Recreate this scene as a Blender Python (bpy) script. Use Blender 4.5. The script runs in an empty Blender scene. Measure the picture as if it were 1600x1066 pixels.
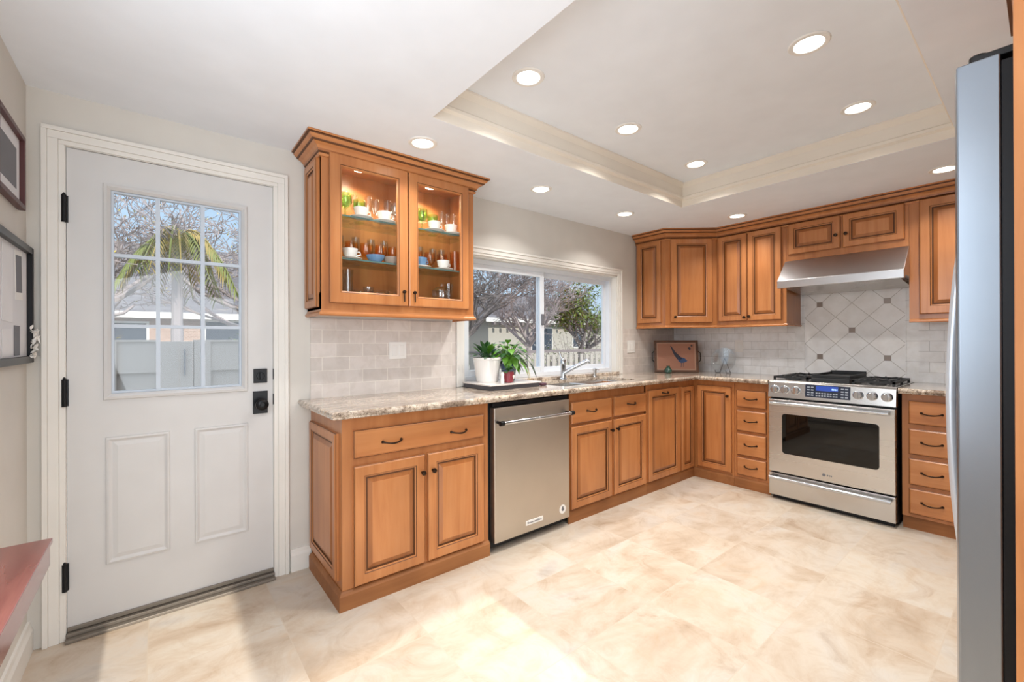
import bpy, math, random
from mathutils import Vector, Matrix
C = bpy.context.scene.collection
PI = math.pi
# ------------------------------------------------------------------ camera
F_PX, YAW, PITCH, ROLL = 681.0, math.radians(39.07), math.radians(0.067), math.radians(-0.207)
CAM = Vector((1.0, -2.559, 1.226))
fw = Vector((math.sin(YAW)*math.cos(PITCH), math.cos(YAW)*math.cos(PITCH), math.sin(PITCH)))
rt = Vector((math.cos(YAW), -math.sin(YAW), 0)); up = rt.cross(fw)
rt, up = rt*math.cos(ROLL)+up*math.sin(ROLL), up*math.cos(ROLL)-rt*math.sin(ROLL)
cd = bpy.data.cameras.new('camera'); cam = bpy.data.objects.new('camera', cd); C.objects.link(cam)
cd.sensor_width = 36; cd.lens = F_PX/1600*36; cd.clip_start = 0.02; cd.clip_end = 500
m = Matrix((rt, up, -fw)).transposed().to_4x4(); m.translation = CAM; cam.matrix_world = m
sc = bpy.context.scene; sc.camera = cam
# ------------------------------------------------------------------ world, sun, added fill lights, exposure
sc.view_settings.view_transform = 'Standard'; sc.view_settings.look = 'None'
sc.view_settings.exposure = 0.0; sc.view_settings.gamma = 1; sc.view_settings.use_curve_mapping = False
sc.cycles.max_bounces = 10; sc.cycles.diffuse_bounces = 6; sc.cycles.transparent_max_bounces = 24
sc.cycles.sample_clamp_indirect = 6
w = bpy.data.worlds.new('sky'); sc.world = w; w.use_nodes = True
nt = w.node_tree; bg = nt.nodes['Background']
tc = nt.nodes.new('ShaderNodeTexCoord'); sp = nt.nodes.new('ShaderNodeSeparateXYZ'); cr = nt.nodes.new('ShaderNodeValToRGB')
nt.links.new(tc.outputs['Generated'], sp.inputs[0]); nt.links.new(sp.outputs[2], cr.inputs[0]); nt.links.new(cr.outputs[0], bg.inputs[0])
cr.color_ramp.elements[0].position = 0.0; cr.color_ramp.elements[0].color = (.66, .82, .95, 1)
cr.color_ramp.elements[1].position = 0.35; cr.color_ramp.elements[1].color = (.48, .70, .95, 1)
e_ = cr.color_ramp.elements.new(1.0); e_.color = (2.6, 2.6, 2.7, 1)
bg.inputs[1].default_value = 1.0
sl = bpy.data.lights.new('sun', 'SUN'); sl.energy = 4.0; sl.angle = math.radians(0.6); sl.color = (1, .93, .82)
sun = bpy.data.objects.new('sun', sl); C.objects.link(sun)
SUN_EL = math.radians(25.3)
sun.rotation_euler = Vector((0.015, math.cos(SUN_EL), -math.sin(SUN_EL))).to_track_quat('-Z', 'Y').to_euler()

def area(name, loc, direction, sx, sy, power, col=(1, 1, 1)):
    l = bpy.data.lights.new(name, 'AREA'); l.shape = 'RECTANGLE'; l.size = sx; l.size_y = sy; l.energy = power; l.color = col
    o = bpy.data.objects.new(name, l); C.objects.link(o); o.location = loc
    o.rotation_euler = Vector(direction).to_track_quat('-Z', 'Z').to_euler(); return o
CAN_POWER = 7.0
area('rear_fill_light', (1.30, -4.45, 1.15), (0.3, 1, 0.16), 1.5, 2.0, 42, (.93, .97, 1))  # added unseen fill, stands in for daylight from behind the camera
area('left_fill_light', (.615, -1.75, 1.52), (1, 0.1, 0.0), 1.3, .95, 23, (.89, .945, 1))  # added fill at an unseen left opening, brightens the room
# area('daylight_sink_window', (3.5, 0.13, 1.40), (0, -1, -0.15), 1.6, .85, 9, (.92, .96, 1))
# area('daylight_door_glass', (1.08, 0.10, 1.45), (0, -1, -0.1), .48, .85, 4, (.92, .96, 1))

# ------------------------------------------------------------------ helpers
def prop(o, label=None, cat=None, group=None, kind=None):
    if label: o['label'] = label
    if cat: o['category'] = cat
    if group: o['group'] = group
    if kind: o['kind'] = kind
    return o
def thing(name, label, cat, loc=(0, 0, 0), rz=0, group=None, kind=None):
    o = bpy.data.objects.new(name, None); C.objects.link(o); o.empty_display_size = .1
    o.location = loc; o.rotation_euler = (0, 0, rz); return prop(o, label, cat, group, kind)
class MB:
    def __init__(s): s.v = []; s.f = []; s.mi = []
    def add(s, vs, fs, mi=0):
        n = len(s.v); s.v += [tuple(v) for v in vs]
        for k, f in enumerate(fs):
            s.f.append([i+n for i in f]); s.mi.append(mi[k] if isinstance(mi, list) else mi)
        return s
    def box(s, x0, x1, y0, y1, z0, z1, mi=0):
        if x0 > x1: x0, x1 = x1, x0
        if y0 > y1: y0, y1 = y1, y0
        if z0 > z1: z0, z1 = z1, z0
        vs = [(x0,y0,z0),(x1,y0,z0),(x1,y1,z0),(x0,y1,z0),(x0,y0,z1),(x1,y0,z1),(x1,y1,z1),(x0,y1,z1)]
        return s.add(vs, [(0,3,2,1),(4,5,6,7),(0,1,5,4),(1,2,6,5),(2,3,7,6),(3,0,4,7)], mi)
    def prism(s, pts, z0, z1, mi=0):       # pts anticlockwise in plan
        n = len(pts); vs = [(x, y, z0) for x, y in pts]+[(x, y, z1) for x, y in pts]
        fs = [tuple(range(n-1, -1, -1)), tuple(range(n, 2*n))]+[(i, (i+1) % n, n+(i+1) % n, n+i) for i in range(n)]
        return s.add(vs, fs, mi)
    def rings(s, rs, mis, cap=None, back=None):   # rs: (x0,x1,z0,z1,y) nested rectangles seen from -y
        vs = []
        for x0, x1, z0, z1, y in rs: vs += [(x0, y, z0), (x1, y, z0), (x1, y, z1), (x0, y, z1)]
        fs = []; ms = []
        for k in range(len(rs)-1):
            a = 4*k; b = a+4
            for i in range(4):
                j = (i+1) % 4; fs.append((a+i, a+j, b+j, b+i)); ms.append(mis[k])
        if cap is not None: b = 4*(len(rs)-1); fs.append((b, b+1, b+2, b+3)); ms.append(cap)
        if back is not None: fs.append((3, 2, 1, 0)); ms.append(back)
        return s.add(vs, fs, ms)
    def tube(s, pts, r, n=8, mi=0, cap=True):
        pts = [Vector(p) for p in pts]; L = len(pts); rr = r if isinstance(r, (list, tuple)) else [r]*L
        vs = []; prev = None
        for i, p in enumerate(pts):
            d = (pts[min(i+1, L-1)]-pts[max(i-1, 0)]).normalized()
            if prev is None:
                a = Vector((0, 0, 1)) if abs(d.z) < .9 else Vector((1, 0, 0)); u = d.cross(a).normalized()
            else: u = (prev-d*prev.dot(d)).normalized()
            prev = u; q = d.cross(u)
            for k in range(n):
                t = 2*PI*k/n; vs.append(p+(u*math.cos(t)+q*math.sin(t))*rr[i])
        fs = [(i*n+k, i*n+(k+1) % n, (i+1)*n+(k+1) % n, (i+1)*n+k) for i in range(L-1) for k in range(n)]
        if cap: fs += [tuple(range(n-1, -1, -1)), tuple(range((L-1)*n, L*n))]
        return s.add(vs, fs, mi)
    def lathe(s, prof, c=(0, 0, 0), axis='z', n=20, mi=0):   # prof: (r, h)
        c = Vector(c); vs = []; fs = []; L = len(prof)
        for r, h in prof:
            for k in range(n):
                t = 2*PI*k/n; a, b = r*math.cos(t), r*math.sin(t)
                v = {'z': (a, b, h), 'y': (a, h, b), 'x': (h, a, b)}[axis]; vs.append(c+Vector(v))
        for i in range(L-1):
            for k in range(n): fs.append((i*n+k, i*n+(k+1) % n, (i+1)*n+(k+1) % n, (i+1)*n+k))
        if prof[0][0] > 1e-6: fs.append(tuple(range(n-1, -1, -1)))
        if prof[-1][0] > 1e-6: fs.append(tuple(range((L-1)*n, L*n)))
        return s.add(vs, fs, mi)
    def sweep(s, path, prof, mi=0, closed=False):   # plan path, profile (outward to the right of travel, z)
        P = [Vector((x, y)) for x, y in path]; n = len(P); k = len(prof); vs = []
        for i in range(n):
            ds = []
            if i > 0: ds.append((P[i]-P[i-1]).normalized())
            if i < n-1: ds.append((P[i+1]-P[i]).normalized())
            ns = [Vector((d.y, -d.x)) for d in ds]
            if len(ns) == 2: b = (ns[0]+ns[1]); b = b/(b.dot(ns[0]))
            else: b = ns[0]
            for o_, z in prof: q = P[i]+b*o_; vs.append((q.x, q.y, z))
        fs = [(i*k+j, i*k+(j+1) % k, (i+1)*k+(j+1) % k, (i+1)*k+j) for i in range(n-1) for j in range(k)]
        fs += [tuple(range(k-1, -1, -1)), tuple(range((n-1)*k, n*k))]
        return s.add(vs, fs, (mi*(n-1)+[0, 0]) if isinstance(mi, list) else mi)
    def quadleaf(s, base, d, length, width, droop=.3, mi=0, n=4, fold=.15):
        base = Vector(base); d = Vector(d).normalized(); side = d.cross(Vector((0, 0, 1)))
        if side.length < 1e-3: side = Vector((1, 0, 0))
        side.normalize(); vs = []; fs = []
        for i in range(n+1):
            t = i/n; wd = width*.5*math.sin(PI*min(1, .08+t*.92))**.8 if 0 < i < n else width*.04
            p = base+d*length*t-Vector((0, 0, 1))*droop*length*t*t
            upv = side.cross(d)
            vs += [p-side*wd+upv*wd*fold, p, p+side*wd+upv*wd*fold]
        for i in range(n):
            a = 3*i; fs += [(a, a+1, a+4, a+3), (a+1, a+2, a+5, a+4)]
        return s.add(vs, fs, mi)
    def build(s, name, mats, parent=None, xf=None, bevel=0, smooth=False, seg=2, origin=None, fix=True):
        vs = [Vector(v) for v in s.v]
        if xf is not None: vs = [xf @ v for v in vs]
        if origin is not None: o3 = Vector(origin); vs = [v-o3 for v in vs]
        me = bpy.data.meshes.new(name); me.from_pydata(vs, [], s.f); 
        if not isinstance(mats, (list, tuple)): mats = [mats]
        for mt in mats: me.materials.append(mt)
        me.polygons.foreach_set('material_index', s.mi)
        if smooth: me.polygons.foreach_set('use_smooth', [True]*len(me.polygons))
        me.validate(); me.update()
        if fix:
            import bmesh
            b = bmesh.new(); b.from_mesh(me); bmesh.ops.recalc_face_normals(b, faces=b.faces); b.to_mesh(me); b.free()
        o = bpy.data.objects.new(name, me); C.objects.link(o)
        if parent is not None: o.parent = parent
        if origin is not None: o.location = o3
        if bevel:
            md = o.modifiers.new('bevel', 'BEVEL'); md.width = bevel; md.segments = seg; md.limit_method = 'ANGLE'; md.angle_limit = math.radians(40)
            if hasattr(md, 'harden_normals'): md.harden_normals = False
        if smooth:
            md = o.modifiers.new('edges', 'EDGE_SPLIT'); md.split_angle = math.radians(38)
        return o
def single(mb, name, mats, label, cat, group=None, kind=None, **k):
    """one-mesh thing with its origin at its base centre"""
    xs = [v[0] for v in mb.v]; ys = [v[1] for v in mb.v]; zs = [v[2] for v in mb.v]
    o = mb.build(name, mats, origin=((min(xs)+max(xs))/2, (min(ys)+max(ys))/2, min(zs)), **k)
    return prop(o, label, cat, group, kind)
def struct(mb, name, mats, **k): return prop(mb.build(name, mats, **k), kind='structure')
def copy_tree(o, parent=None):
    c = o.copy(); C.objects.link(c)
    if parent is not None: c.parent = parent
    for ch in KIDS.get(o.name, []) or [x for x in o.children]: copy_tree(ch, c)
    return c
KIDS = {}

# ------------------------------------------------------------------ materials
def S(r, g, b):
    f = lambda c: ((c/255)/12.92 if c/255 <= .04045 else (((c/255)+.055)/1.055)**2.4)
    return (f(r), f(g), f(b), 1)
def mat(name, col, rough=.5, metal=0, spec=.5, coat=0, emis=None, es=0, trans=0, ior=1.45, alpha=1):
    mt = bpy.data.materials.new(name); mt.use_nodes = True; b = mt.node_tree.nodes['Principled BSDF']
    b.inputs['Base Color'].default_value = col; b.inputs['Roughness'].default_value = rough; b.inputs['Metallic'].default_value = metal
    b.inputs['Specular IOR Level'].default_value = spec; b.inputs['Coat Weight'].default_value = coat; b.inputs['IOR'].default_value = ior
    b.inputs['Transmission Weight'].default_value = trans; b.inputs['Coat Roughness'].default_value = .15
    if emis: b.inputs['Emission Color'].default_value = emis; b.inputs['Emission Strength'].default_value = es
    # every surface gets a faint procedural variation
    n = mt.node_tree
    tcx = n.nodes.new('ShaderNodeTexCoord'); no = n.nodes.new('ShaderNodeTexNoise'); no.inputs['Scale'].default_value = 6
    mx = n.nodes.new('ShaderNodeMix'); mx.data_type = 'RGBA'; mx.blend_type = 'MULTIPLY'; mx.inputs[0].default_value = .10
    mx.inputs[6].default_value = col; n.links.new(tcx.outputs['Object'], no.inputs['Vector']); n.links.new(no.outputs['Fac'], mx.inputs[7]); n.links.new(mx.outputs[2], b.inputs['Base Color'])
    return mt
def nodes(mt): n = mt.node_tree; return n, n.nodes['Principled BSDF']
def ramp(n, stops):
    r = n.nodes.new('ShaderNodeValToRGB'); e = r.color_ramp.elements
    while len(e) < len(stops): e.new(.5)
    for k, (p, c) in enumerate(stops): e[k].position = p; e[k].color = c
    return r
def noise(n, vec, scale, detail=4, rough=.55, dist=0):
    t = n.nodes.new('ShaderNodeTexNoise'); t.inputs['Scale'].default_value = scale; t.inputs['Detail'].default_value = detail
    t.inputs['Roughness'].default_value = rough; t.inputs['Distortion'].default_value = dist; n.links.new(vec, t.inputs['Vector']); return t
def mapping(n, src, scale=(1, 1, 1), loc=(0, 0, 0), rot=(0, 0, 0)):
    mp = n.nodes.new('ShaderNodeMapping'); mp.inputs['Scale'].default_value = scale; mp.inputs['Location'].default_value = loc
    mp.inputs['Rotation'].default_value = rot; n.links.new(src, mp.inputs['Vector']); return mp.outputs[0]
def mixc(n, fac, a, b, blend='MIX'):
    mx = n.nodes.new('ShaderNodeMix'); mx.data_type = 'RGBA'; mx.blend_type = blend
    for sock, val in ((0, fac), (6, a), (7, b)):
        if isinstance(val, bpy.types.NodeSocket): n.links.new(val, mx.inputs[sock])
        else: mx.inputs[sock].default_value = val
    return mx.outputs[2]
def wood(name, c1, c2, c3, rough=.35, axis='z', coat=.25, grain=1):
    mt = mat(name, c1, rough, coat=coat); n, b = nodes(mt)
    t = n.nodes.new('ShaderNodeTexCoord')
    sc_ = {'z': (22, 22, 1.6), 'x': (1.6, 22, 22), 'y': (22, 1.6, 22)}[axis]
    v = mapping(n, t.outputs['Object'], sc_)
    a = noise(n, v, 1.0, 5, .6, .6); r = ramp(n, [(.25, c2), (.5, c1), (.8, c3)]); n.links.new(a.outputs['Fac'], r.inputs[0])
    big = noise(n, mapping(n, t.outputs['Object'], (2.5, 2.5, 1.5)), 1.3, 2); r2 = ramp(n, [(.3, (.80, .76, .72, 1)), (.7, (1.1, 1.08, 1.05, 1))]); n.links.new(big.outputs['Fac'], r2.inputs[0])
    n.links.new(mixc(n, 1, r.outputs[0], r2.outputs[0], 'MULTIPLY'), b.inputs['Base Color'])
    return mt
M = {}
WOODC = [S(187, 124, 74), S(173, 108, 62), S(197, 137, 88)]
M['wood'] = wood('honey_maple', *WOODC)
M['woodh'] = wood('honey_maple_rail', *WOODC, axis='x')
M['woodside'] = wood('honey_maple_body', S(178, 116, 68), S(164, 102, 56), S(188, 128, 78))
M['glaze'] = mat('dark_glaze', S(96, 56, 26), .5)
M['woodmid'] = wood('antiqued_shaded_bevel', S(158, 98, 52), S(140, 84, 42), S(172, 112, 62))  # antique tone plus bevel shading painted into the colour
M['woodtoe'] = wood('toe_board', S(150, 98, 56), S(136, 86, 46), S(160, 108, 64), .55, 'x', coat=0)
M['shelfwood'] = wood('red_brown_wood', S(134, 78, 70), S(108, 56, 52), S(156, 98, 88), .22, 'y', coat=.6)
M['bronze'] = mat('oil_rubbed_bronze', S(58, 44, 34), .38, .8)
M['black'] = mat('black_metal', S(34, 34, 36), .35, .6)
M['blackp'] = mat('black_plastic', S(26, 26, 28), .5)
M['iron'] = mat('cast_iron', S(44, 46, 48), .55, .3)
M['wall'] = mat('wall_paint', S(214, 210, 203), .85)
M['ceil'] = mat('ceiling_paint', S(236, 241, 248), .9)
M['cream'] = mat('tray_trim_paint', S(232, 224, 212), .8)
M['trim'] = mat('trim_paint', S(230, 227, 221), .45)
M['door'] = mat('door_paint', S(210, 209, 208), .5)
M['vinyl'] = mat('window_vinyl', S(226, 231, 238), .4)
M['white'] = mat('white_plastic', S(238, 236, 232), .4)
M['mull'] = mat('lite_frame_paint', S(196, 206, 218), .4)
M['chrome'] = mat('chrome', S(205, 210, 216), .15, 1)
M['porc'] = mat('white_porcelain', S(240, 238, 234), .2, coat=.4)
M['blueporc'] = mat('blue_porcelain', S(110, 150, 190), .25, coat=.4)
M['greyporc'] = mat('grey_stoneware', S(176, 160, 148), .35)
M['thresh'] = mat('threshold_metal', S(128, 120, 110), .5, .3)
M['paper'] = mat('paper', S(232, 232, 234), .8)
M['greyphoto'] = mat('grey_photo', S(112, 112, 118), .6)
M['matboard'] = mat('mat_board', S(225, 225, 228), .8)
M['redframe'] = mat('dark_red_frame', S(82, 44, 44), .4)
M['lens'] = mat('lamp_lens', (1, 1, 1, 1), .5, emis=(1, .95, .86, 1), es=6)
M['puck'] = mat('puck_lens', (1, 1, 1, 1), .5, emis=(1, .86, .66, 1), es=10)
M['screen'] = mat('blue_screen', S(30, 50, 120), .3, emis=S(50, 90, 190), es=.5)
M['digit'] = mat('screen_digit', S(170, 200, 240), .4, emis=S(150, 190, 240), es=.8)
M['key'] = mat('panel_key', S(150, 158, 170), .5)
M['panelblue'] = mat('dark_control_glass', S(44, 50, 66), .2)
M['ovenglass'] = mat('oven_glass', S(6, 7, 7), .03, spec=.45, coat=.0)
M['accent'] = mat('brown_accent_tile', S(140, 128, 120), .35, .4)

def steel(name, col, rough=.3, axis='x'):
    mt = mat(name, col, rough, 1); n, b = nodes(mt); t = n.nodes.new('ShaderNodeTexCoord')
    v = mapping(n, t.outputs['Object'], {'x': (2, 2, 30), 'z': (30, 30, 2), 'y': (2, 2, 30)}[axis])
    a = noise(n, v, .35, 1); mr = n.nodes.new('ShaderNodeMapRange'); mr.inputs['To Min'].default_value = rough*.94; mr.inputs['To Max'].default_value = rough*1.07
    n.links.new(a.outputs['Fac'], mr.inputs['Value']); n.links.new(mr.outputs[0], b.inputs['Roughness']); return mt
M['steel'] = steel('brushed_steel', S(205, 203, 200), .27)
M['dwsteel'] = steel('floor_tinted_steel', S(206, 198, 188), .38)  # warm reflection of the floor put into the base colour
M['hoodsteel'] = steel('hood_steel', S(200, 200, 202), .32)
M['fridgesteel'] = steel('fridge_steel', S(150, 158, 168), .3)

def glassmat(name, col, tint_alpha, rough=.0, gl=.08):
    mt = bpy.data.materials.new(name); mt.use_nodes = True; n = mt.node_tree; n.nodes.remove(n.nodes['Principled BSDF'])
    out = n.nodes['Material Output']; tr = n.nodes.new('ShaderNodeBsdfTransparent'); tr.inputs[0].default_value = tuple(1-(1-c)*tint_alpha for c in col[:3])+(1,)
    gs = n.nodes.new('ShaderNodeBsdfGlossy'); gs.inputs['Roughness'].default_value = rough+.02
    fc = n.nodes.new('ShaderNodeLayerWeight'); fc.inputs['Blend'].default_value = .5; lw = n.nodes.new('ShaderNodeMath'); lw.operation = 'POWER'; lw.inputs[1].default_value = 4; n.links.new(fc.outputs['Facing'], lw.inputs[0])
    ad = n.nodes.new('ShaderNodeMath'); ad.operation = 'ADD'; ad.inputs[1].default_value = gl; n.links.new(lw.outputs[0], ad.inputs[0])
    mx = n.nodes.new('ShaderNodeMixShader'); n.links.new(ad.outputs[0], mx.inputs[0]); n.links.new(tr.outputs[0], mx.inputs[1]); n.links.new(gs.outputs[0], mx.inputs[2]); n.links.new(mx.outputs[0], out.inputs[0])
    return mt
M['pane'] = glassmat('window_glass', (.93, .97, 1), .5, gl=.03)
M['cabpane'] = glassmat('cabinet_glass', (.97, .98, .98), .5, gl=.02)
M['clear'] = glassmat('clear_glass', (.93, .95, .96), 1, gl=.12)
M['green'] = glassmat('green_glass', (.70, .95, .55), 1, gl=.08)
M['amber'] = glassmat('amber_glass', (.99, .80, .56), 1, gl=.08)
M['shelfglass'] = glassmat('shelf_glass', (.80, .92, .90), .8, gl=.05)
M['shelfedge'] = mat('shelf_glass_edge', S(90, 120, 116), .2)

# granite
g = M['granite'] = mat('speckled_granite', S(205, 190, 172), .13, coat=.5); n, b = nodes(g)
pos = n.nodes.new('ShaderNodeNewGeometry').outputs['Position']
a1 = noise(n, pos, 60, 6, .7); r1 = ramp(n, [(.36, S(120, 104, 92)), (.47, S(200, 186, 168)), (.60, S(222, 210, 196)), (.75, S(232, 224, 214))]); n.links.new(a1.outputs['Fac'], r1.inputs[0])
a2 = noise(n, mapping(n, pos, (1, 2.5, 1)), 5, 5, .65, 1.5); r2 = ramp(n, [(.40, S(176, 166, 160)), (.55, (1, 1, 1, 1)), (.72, S(238, 214, 190))]); n.links.new(a2.outputs['Fac'], r2.inputs[0])
a3 = noise(n, pos, 240, 2, .5); r3 = ramp(n, [(.30, S(96, 84, 78)), (.42, (1, 1, 1, 1))]); n.links.new(a3.outputs['Fac'], r3.inputs[0])
n.links.new(mixc(n, .8, mixc(n, 1, r1.outputs[0], r2.outputs[0], 'MULTIPLY'), r3.outputs[0], 'MULTIPLY'), b.inputs['Base Color'])
# floor stone tiles
fl = M['floor'] = mat('travertine_floor', S(222, 208, 188), .42); n, b = nodes(fl)
pos = n.nodes.new('ShaderNodeNewGeometry').outputs['Position']
PT = .4568
br = n.nodes.new('ShaderNodeTexBrick'); br.offset = 0; br.squash = 1; br.inputs['Scale'].default_value = 1
br.inputs['Brick Width'].default_value = PT; br.inputs['Row Height'].default_value = PT; br.inputs['Mortar Size'].default_value = .0022; br.inputs['Mortar Smooth'].default_value = .4
br.inputs['Color1'].default_value = (0, 0, 0, 1); br.inputs['Color2'].default_value = (1, 1, 1, 1); br.inputs['Mortar'].default_value = (.5, .5, .5, 1)
n.links.new(mapping(n, pos, loc=(-.965+PT*4, PT*20, 0)), br.inputs['Vector'])
tv = br.outputs['Color']
vm = n.nodes.new('ShaderNodeVectorMath'); vm.operation = 'MULTIPLY_ADD'; n.links.new(tv, vm.inputs[0]); vm.inputs[1].default_value = (3, 7, 5); n.links.new(pos, vm.inputs[2])
a1 = noise(n, mapping(n, vm.outputs[0], (1, 2.2, 1)), 1.7, 6, .6, .8); r1 = ramp(n, [(.30, S(180, 162, 142)), (.42, S(194, 179, 161)), (.52, S(200, 189, 174)), (.64, S(199, 191, 180)), (.78, S(185, 178, 170))]); n.links.new(a1.outputs['Fac'], r1.inputs[0])
a2 = noise(n, vm.outputs[0], 4.5, 8, .7, 1.4); r2 = ramp(n, [(.30, S(214, 196, 180)), (.42, S(242, 234, 226)), (.55, (1, 1, 1, 1)), (.72, S(252, 238, 222))]); n.links.new(a2.outputs['Fac'], r2.inputs[0])
cc = mixc(n, .7, r1.outputs[0], r2.outputs[0], 'MULTIPLY')
hs = mixc(n, .06, cc, tv, 'OVERLAY')
n.links.new(mixc(n, br.outputs['Fac'], hs, S(196, 182, 164)), b.inputs['Base Color'])
# wall tile (running bond), axes chosen by plane
def tilemat(name, plane, cols, mortar, bw=.152, bh=.076, off=.5, z0=.915):
    mt = mat(name, cols[0], .3, coat=.15); n, b = nodes(mt); pos = n.nodes.new('ShaderNodeNewGeometry').outputs['Position']
    s = n.nodes.new('ShaderNodeSeparateXYZ'); n.links.new(pos, s.inputs[0]); c = n.nodes.new('ShaderNodeCombineXYZ')
    n.links.new(s.outputs[0 if plane == 'x' else 1], c.inputs[0]); n.links.new(s.outputs[2], c.inputs[1])
    br = n.nodes.new('ShaderNodeTexBrick'); br.offset = off; br.inputs['Scale'].default_value = 1; br.inputs['Brick Width'].default_value = bw; br.inputs['Row Height'].default_value = bh
    br.inputs['Mortar Size'].default_value = .0022; br.inputs['Mortar Smooth'].default_value = .2
    br.inputs['Color1'].default_value = cols[0]; br.inputs['Color2'].default_value = cols[1]; br.inputs['Mortar'].default_value = mortar
    n.links.new(mapping(n, c.outputs[0], loc=(bw*60+.04, bh*40-z0, 0)), br.inputs['Vector'])
    a = noise(n, pos, 14, 5, .6, .6); r = ramp(n, [(.3, S(238, 236, 233)), (.6, (1, 1, 1, 1))]); n.links.new(a.outputs['Fac'], r.inputs[0])
    n.links.new(mixc(n, .8, br.outputs['Color'], r.outputs[0], 'MULTIPLY'), b.inputs['Base Color'])
    bp = n.nodes.new('ShaderNodeBump'); bp.inputs['Strength'].default_value = .25; bp.inputs['Distance'].default_value = .002; bp.invert = True
    n.links.new(br.outputs['Fac'], bp.inputs['Height']); n.links.new(bp.outputs[0], b.inputs['Normal']); return mt
M['tilex'] = tilemat('travertine_subway_main', 'x', [S(220, 212, 206), S(206, 198, 192)], S(230, 224, 216))
M['tiley'] = tilemat('travertine_subway_stove', 'y', [S(240, 241, 242), S(229, 231, 233)], S(204, 205, 206))
M['tilecol'] = tilemat('travertine_border', 'y', [S(240, 241, 242), S(230, 232, 233)], S(200, 200, 200), bw=.3, bh=.152, off=0)
dm = M['diamond'] = mat('diamond_tile', S(222, 222, 220), .3, coat=.15); n, b = nodes(dm)
pos = n.nodes.new('ShaderNodeNewGeometry').outputs['Position']; s = n.nodes.new('ShaderNodeSeparateXYZ'); n.links.new(pos, s.inputs[0]); c = n.nodes.new('ShaderNodeCombineXYZ')
n.links.new(s.outputs[1], c.inputs[0]); n.links.new(s.outputs[2], c.inputs[1])
DC = (-1.564, 1.308)
mp0 = mapping(n, c.outputs[0], loc=(-DC[0], -DC[1], 0)); mp = mapping(n, mp0, rot=(0, 0, PI/4))
mp = mapping(n, mp, loc=(.1545*40, .1545*40, 0))
br = n.nodes.new('ShaderNodeTexBrick'); br.offset = 0; br.inputs['Scale'].default_value = 1; br.inputs['Brick Width'].default_value = .1545; br.inputs['Row Height'].default_value = .1545
br.inputs['Mortar Size'].default_value = .0022; br.inputs['Mortar Smooth'].default_value = .2; br.inputs['Color1'].default_value = S(242, 242, 242); br.inputs['Color2'].default_value = S(232, 233, 234); br.inputs['Mortar'].default_value = S(186, 184, 180)
n.links.new(mp, br.inputs['Vector']); a = noise(n, pos, 10, 5); r = ramp(n, [(.3, S(240, 238, 236)), (.6, (1, 1, 1, 1))]); n.links.new(a.outputs['Fac'], r.inputs[0])
n.links.new(mixc(n, .8, br.outputs['Color'], r.outputs[0], 'MULTIPLY'), b.inputs['Base Color'])

# ------------------------------------------------------------------ the room
X0, RX, H, HT = .594, 5.33, 2.252, 2.43
WT = .14
b = MB()   # main wall round the door and window openings
b.box(X0-.15, .70, 0, WT, -.02, H+.3); b.box(.70, 1.472, 0, WT, 2.045, H+.3); b.box(1.472, 2.64, 0, WT, -.02, H+.3)
b.box(2.64, 4.35, 0, WT, -.02, .915); b.box(2.64, 4.35, 0, WT, 1.84, H+.3); b.box(4.35, RX+.15, 0, WT, -.02, H+.3)
struct(b, 'wall_back', M['wall'])
b = MB(); b.box(X0-.15, X0, -1.08, 0, -.02, H+.3); b.box(X0-.15, X0, -4.75, -2.42, -.02, H+.3); b.box(X0-.15, X0, -2.42, -1.08, -.02, 1.03); b.box(X0-.15, X0, -2.42, -1.08, 2.02, H+.3)
struct(b, 'wall_left', M['wall'])
struct(MB().box(RX, RX+.15, -3.35, 0, -.02, H+.3), 'wall_right', M['wall'])
struct(MB().box(2.2, RX+.15, -3.35, -3.25, -.02, H+.3), 'wall_front', M['wall'])
struct(MB().box(2.2, 2.3, -4.75, -3.35, -.02, H+.3), 'wall_passage', M['wall'])
b = MB(); b.box(X0-.15, .64, -4.75, -4.6, -.02, H+.3); b.box(2.19, 2.3, -4.75, -4.6, -.02, H+.3); b.box(1.21, 2.19, -4.75, -4.6, 1.85, H+.3); b.box(.64, 1.21, -4.75, -4.6, 2.252, H+.3)  # openings sized to shape the sun patches on the floor
struct(b, 'wall_rear', M['wall'])
struct(MB().box(X0-.15, RX+.15, -4.75, WT, -.12, 0), 'floor', M['floor'])
TX0, TX1, TY0, TY1 = 1.975, 4.13, -2.275, -.785
b = MB()   # ceiling with raised tray
b.box(X0-.15, TX0, -4.75, WT, H, H+.35); b.box(TX1, RX+.15, -4.75, WT, H, H+.35); b.box(TX0, TX1, TY1, WT, H, H+.35); b.box(TX0, TX1, -4.75, TY0, H, H+.35)
b.box(TX0, TX1, TY0, TY1, HT, H+.35)
struct(b, 'ceiling', M['ceil'])
# moulding bands of the tray
b = MB(); prof = [(0, H+.001), (.0015, H+.001), (.003, H+.045), (.02, H+.055), (.02, H+.07), (.008, H+.08), (.008, HT-.035), (.03, HT-.01), (.03, HT-.0005), (0, HT-.0005)]
b.sweep([(TX0, TY0), (TX0, TY1), (TX1, TY1), (TX1, TY0), (TX0+.001, TY0)], prof)
struct(b, 'trim_1', M['cream'])
def baseboard(path, name):
    b = MB(); b.sweep(path, [(0, 0), (.016, 0), (.016, .085), (.010, .10), (.008, .118), (0, .12)]); struct(b, name, M['trim'])
baseboard([(1.648, -.0005), (1.546, -.0005)][::-1], 'baseboard_back')
baseboard([(X0, -4.6), (X0, -.0)], 'baseboard_left')

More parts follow.
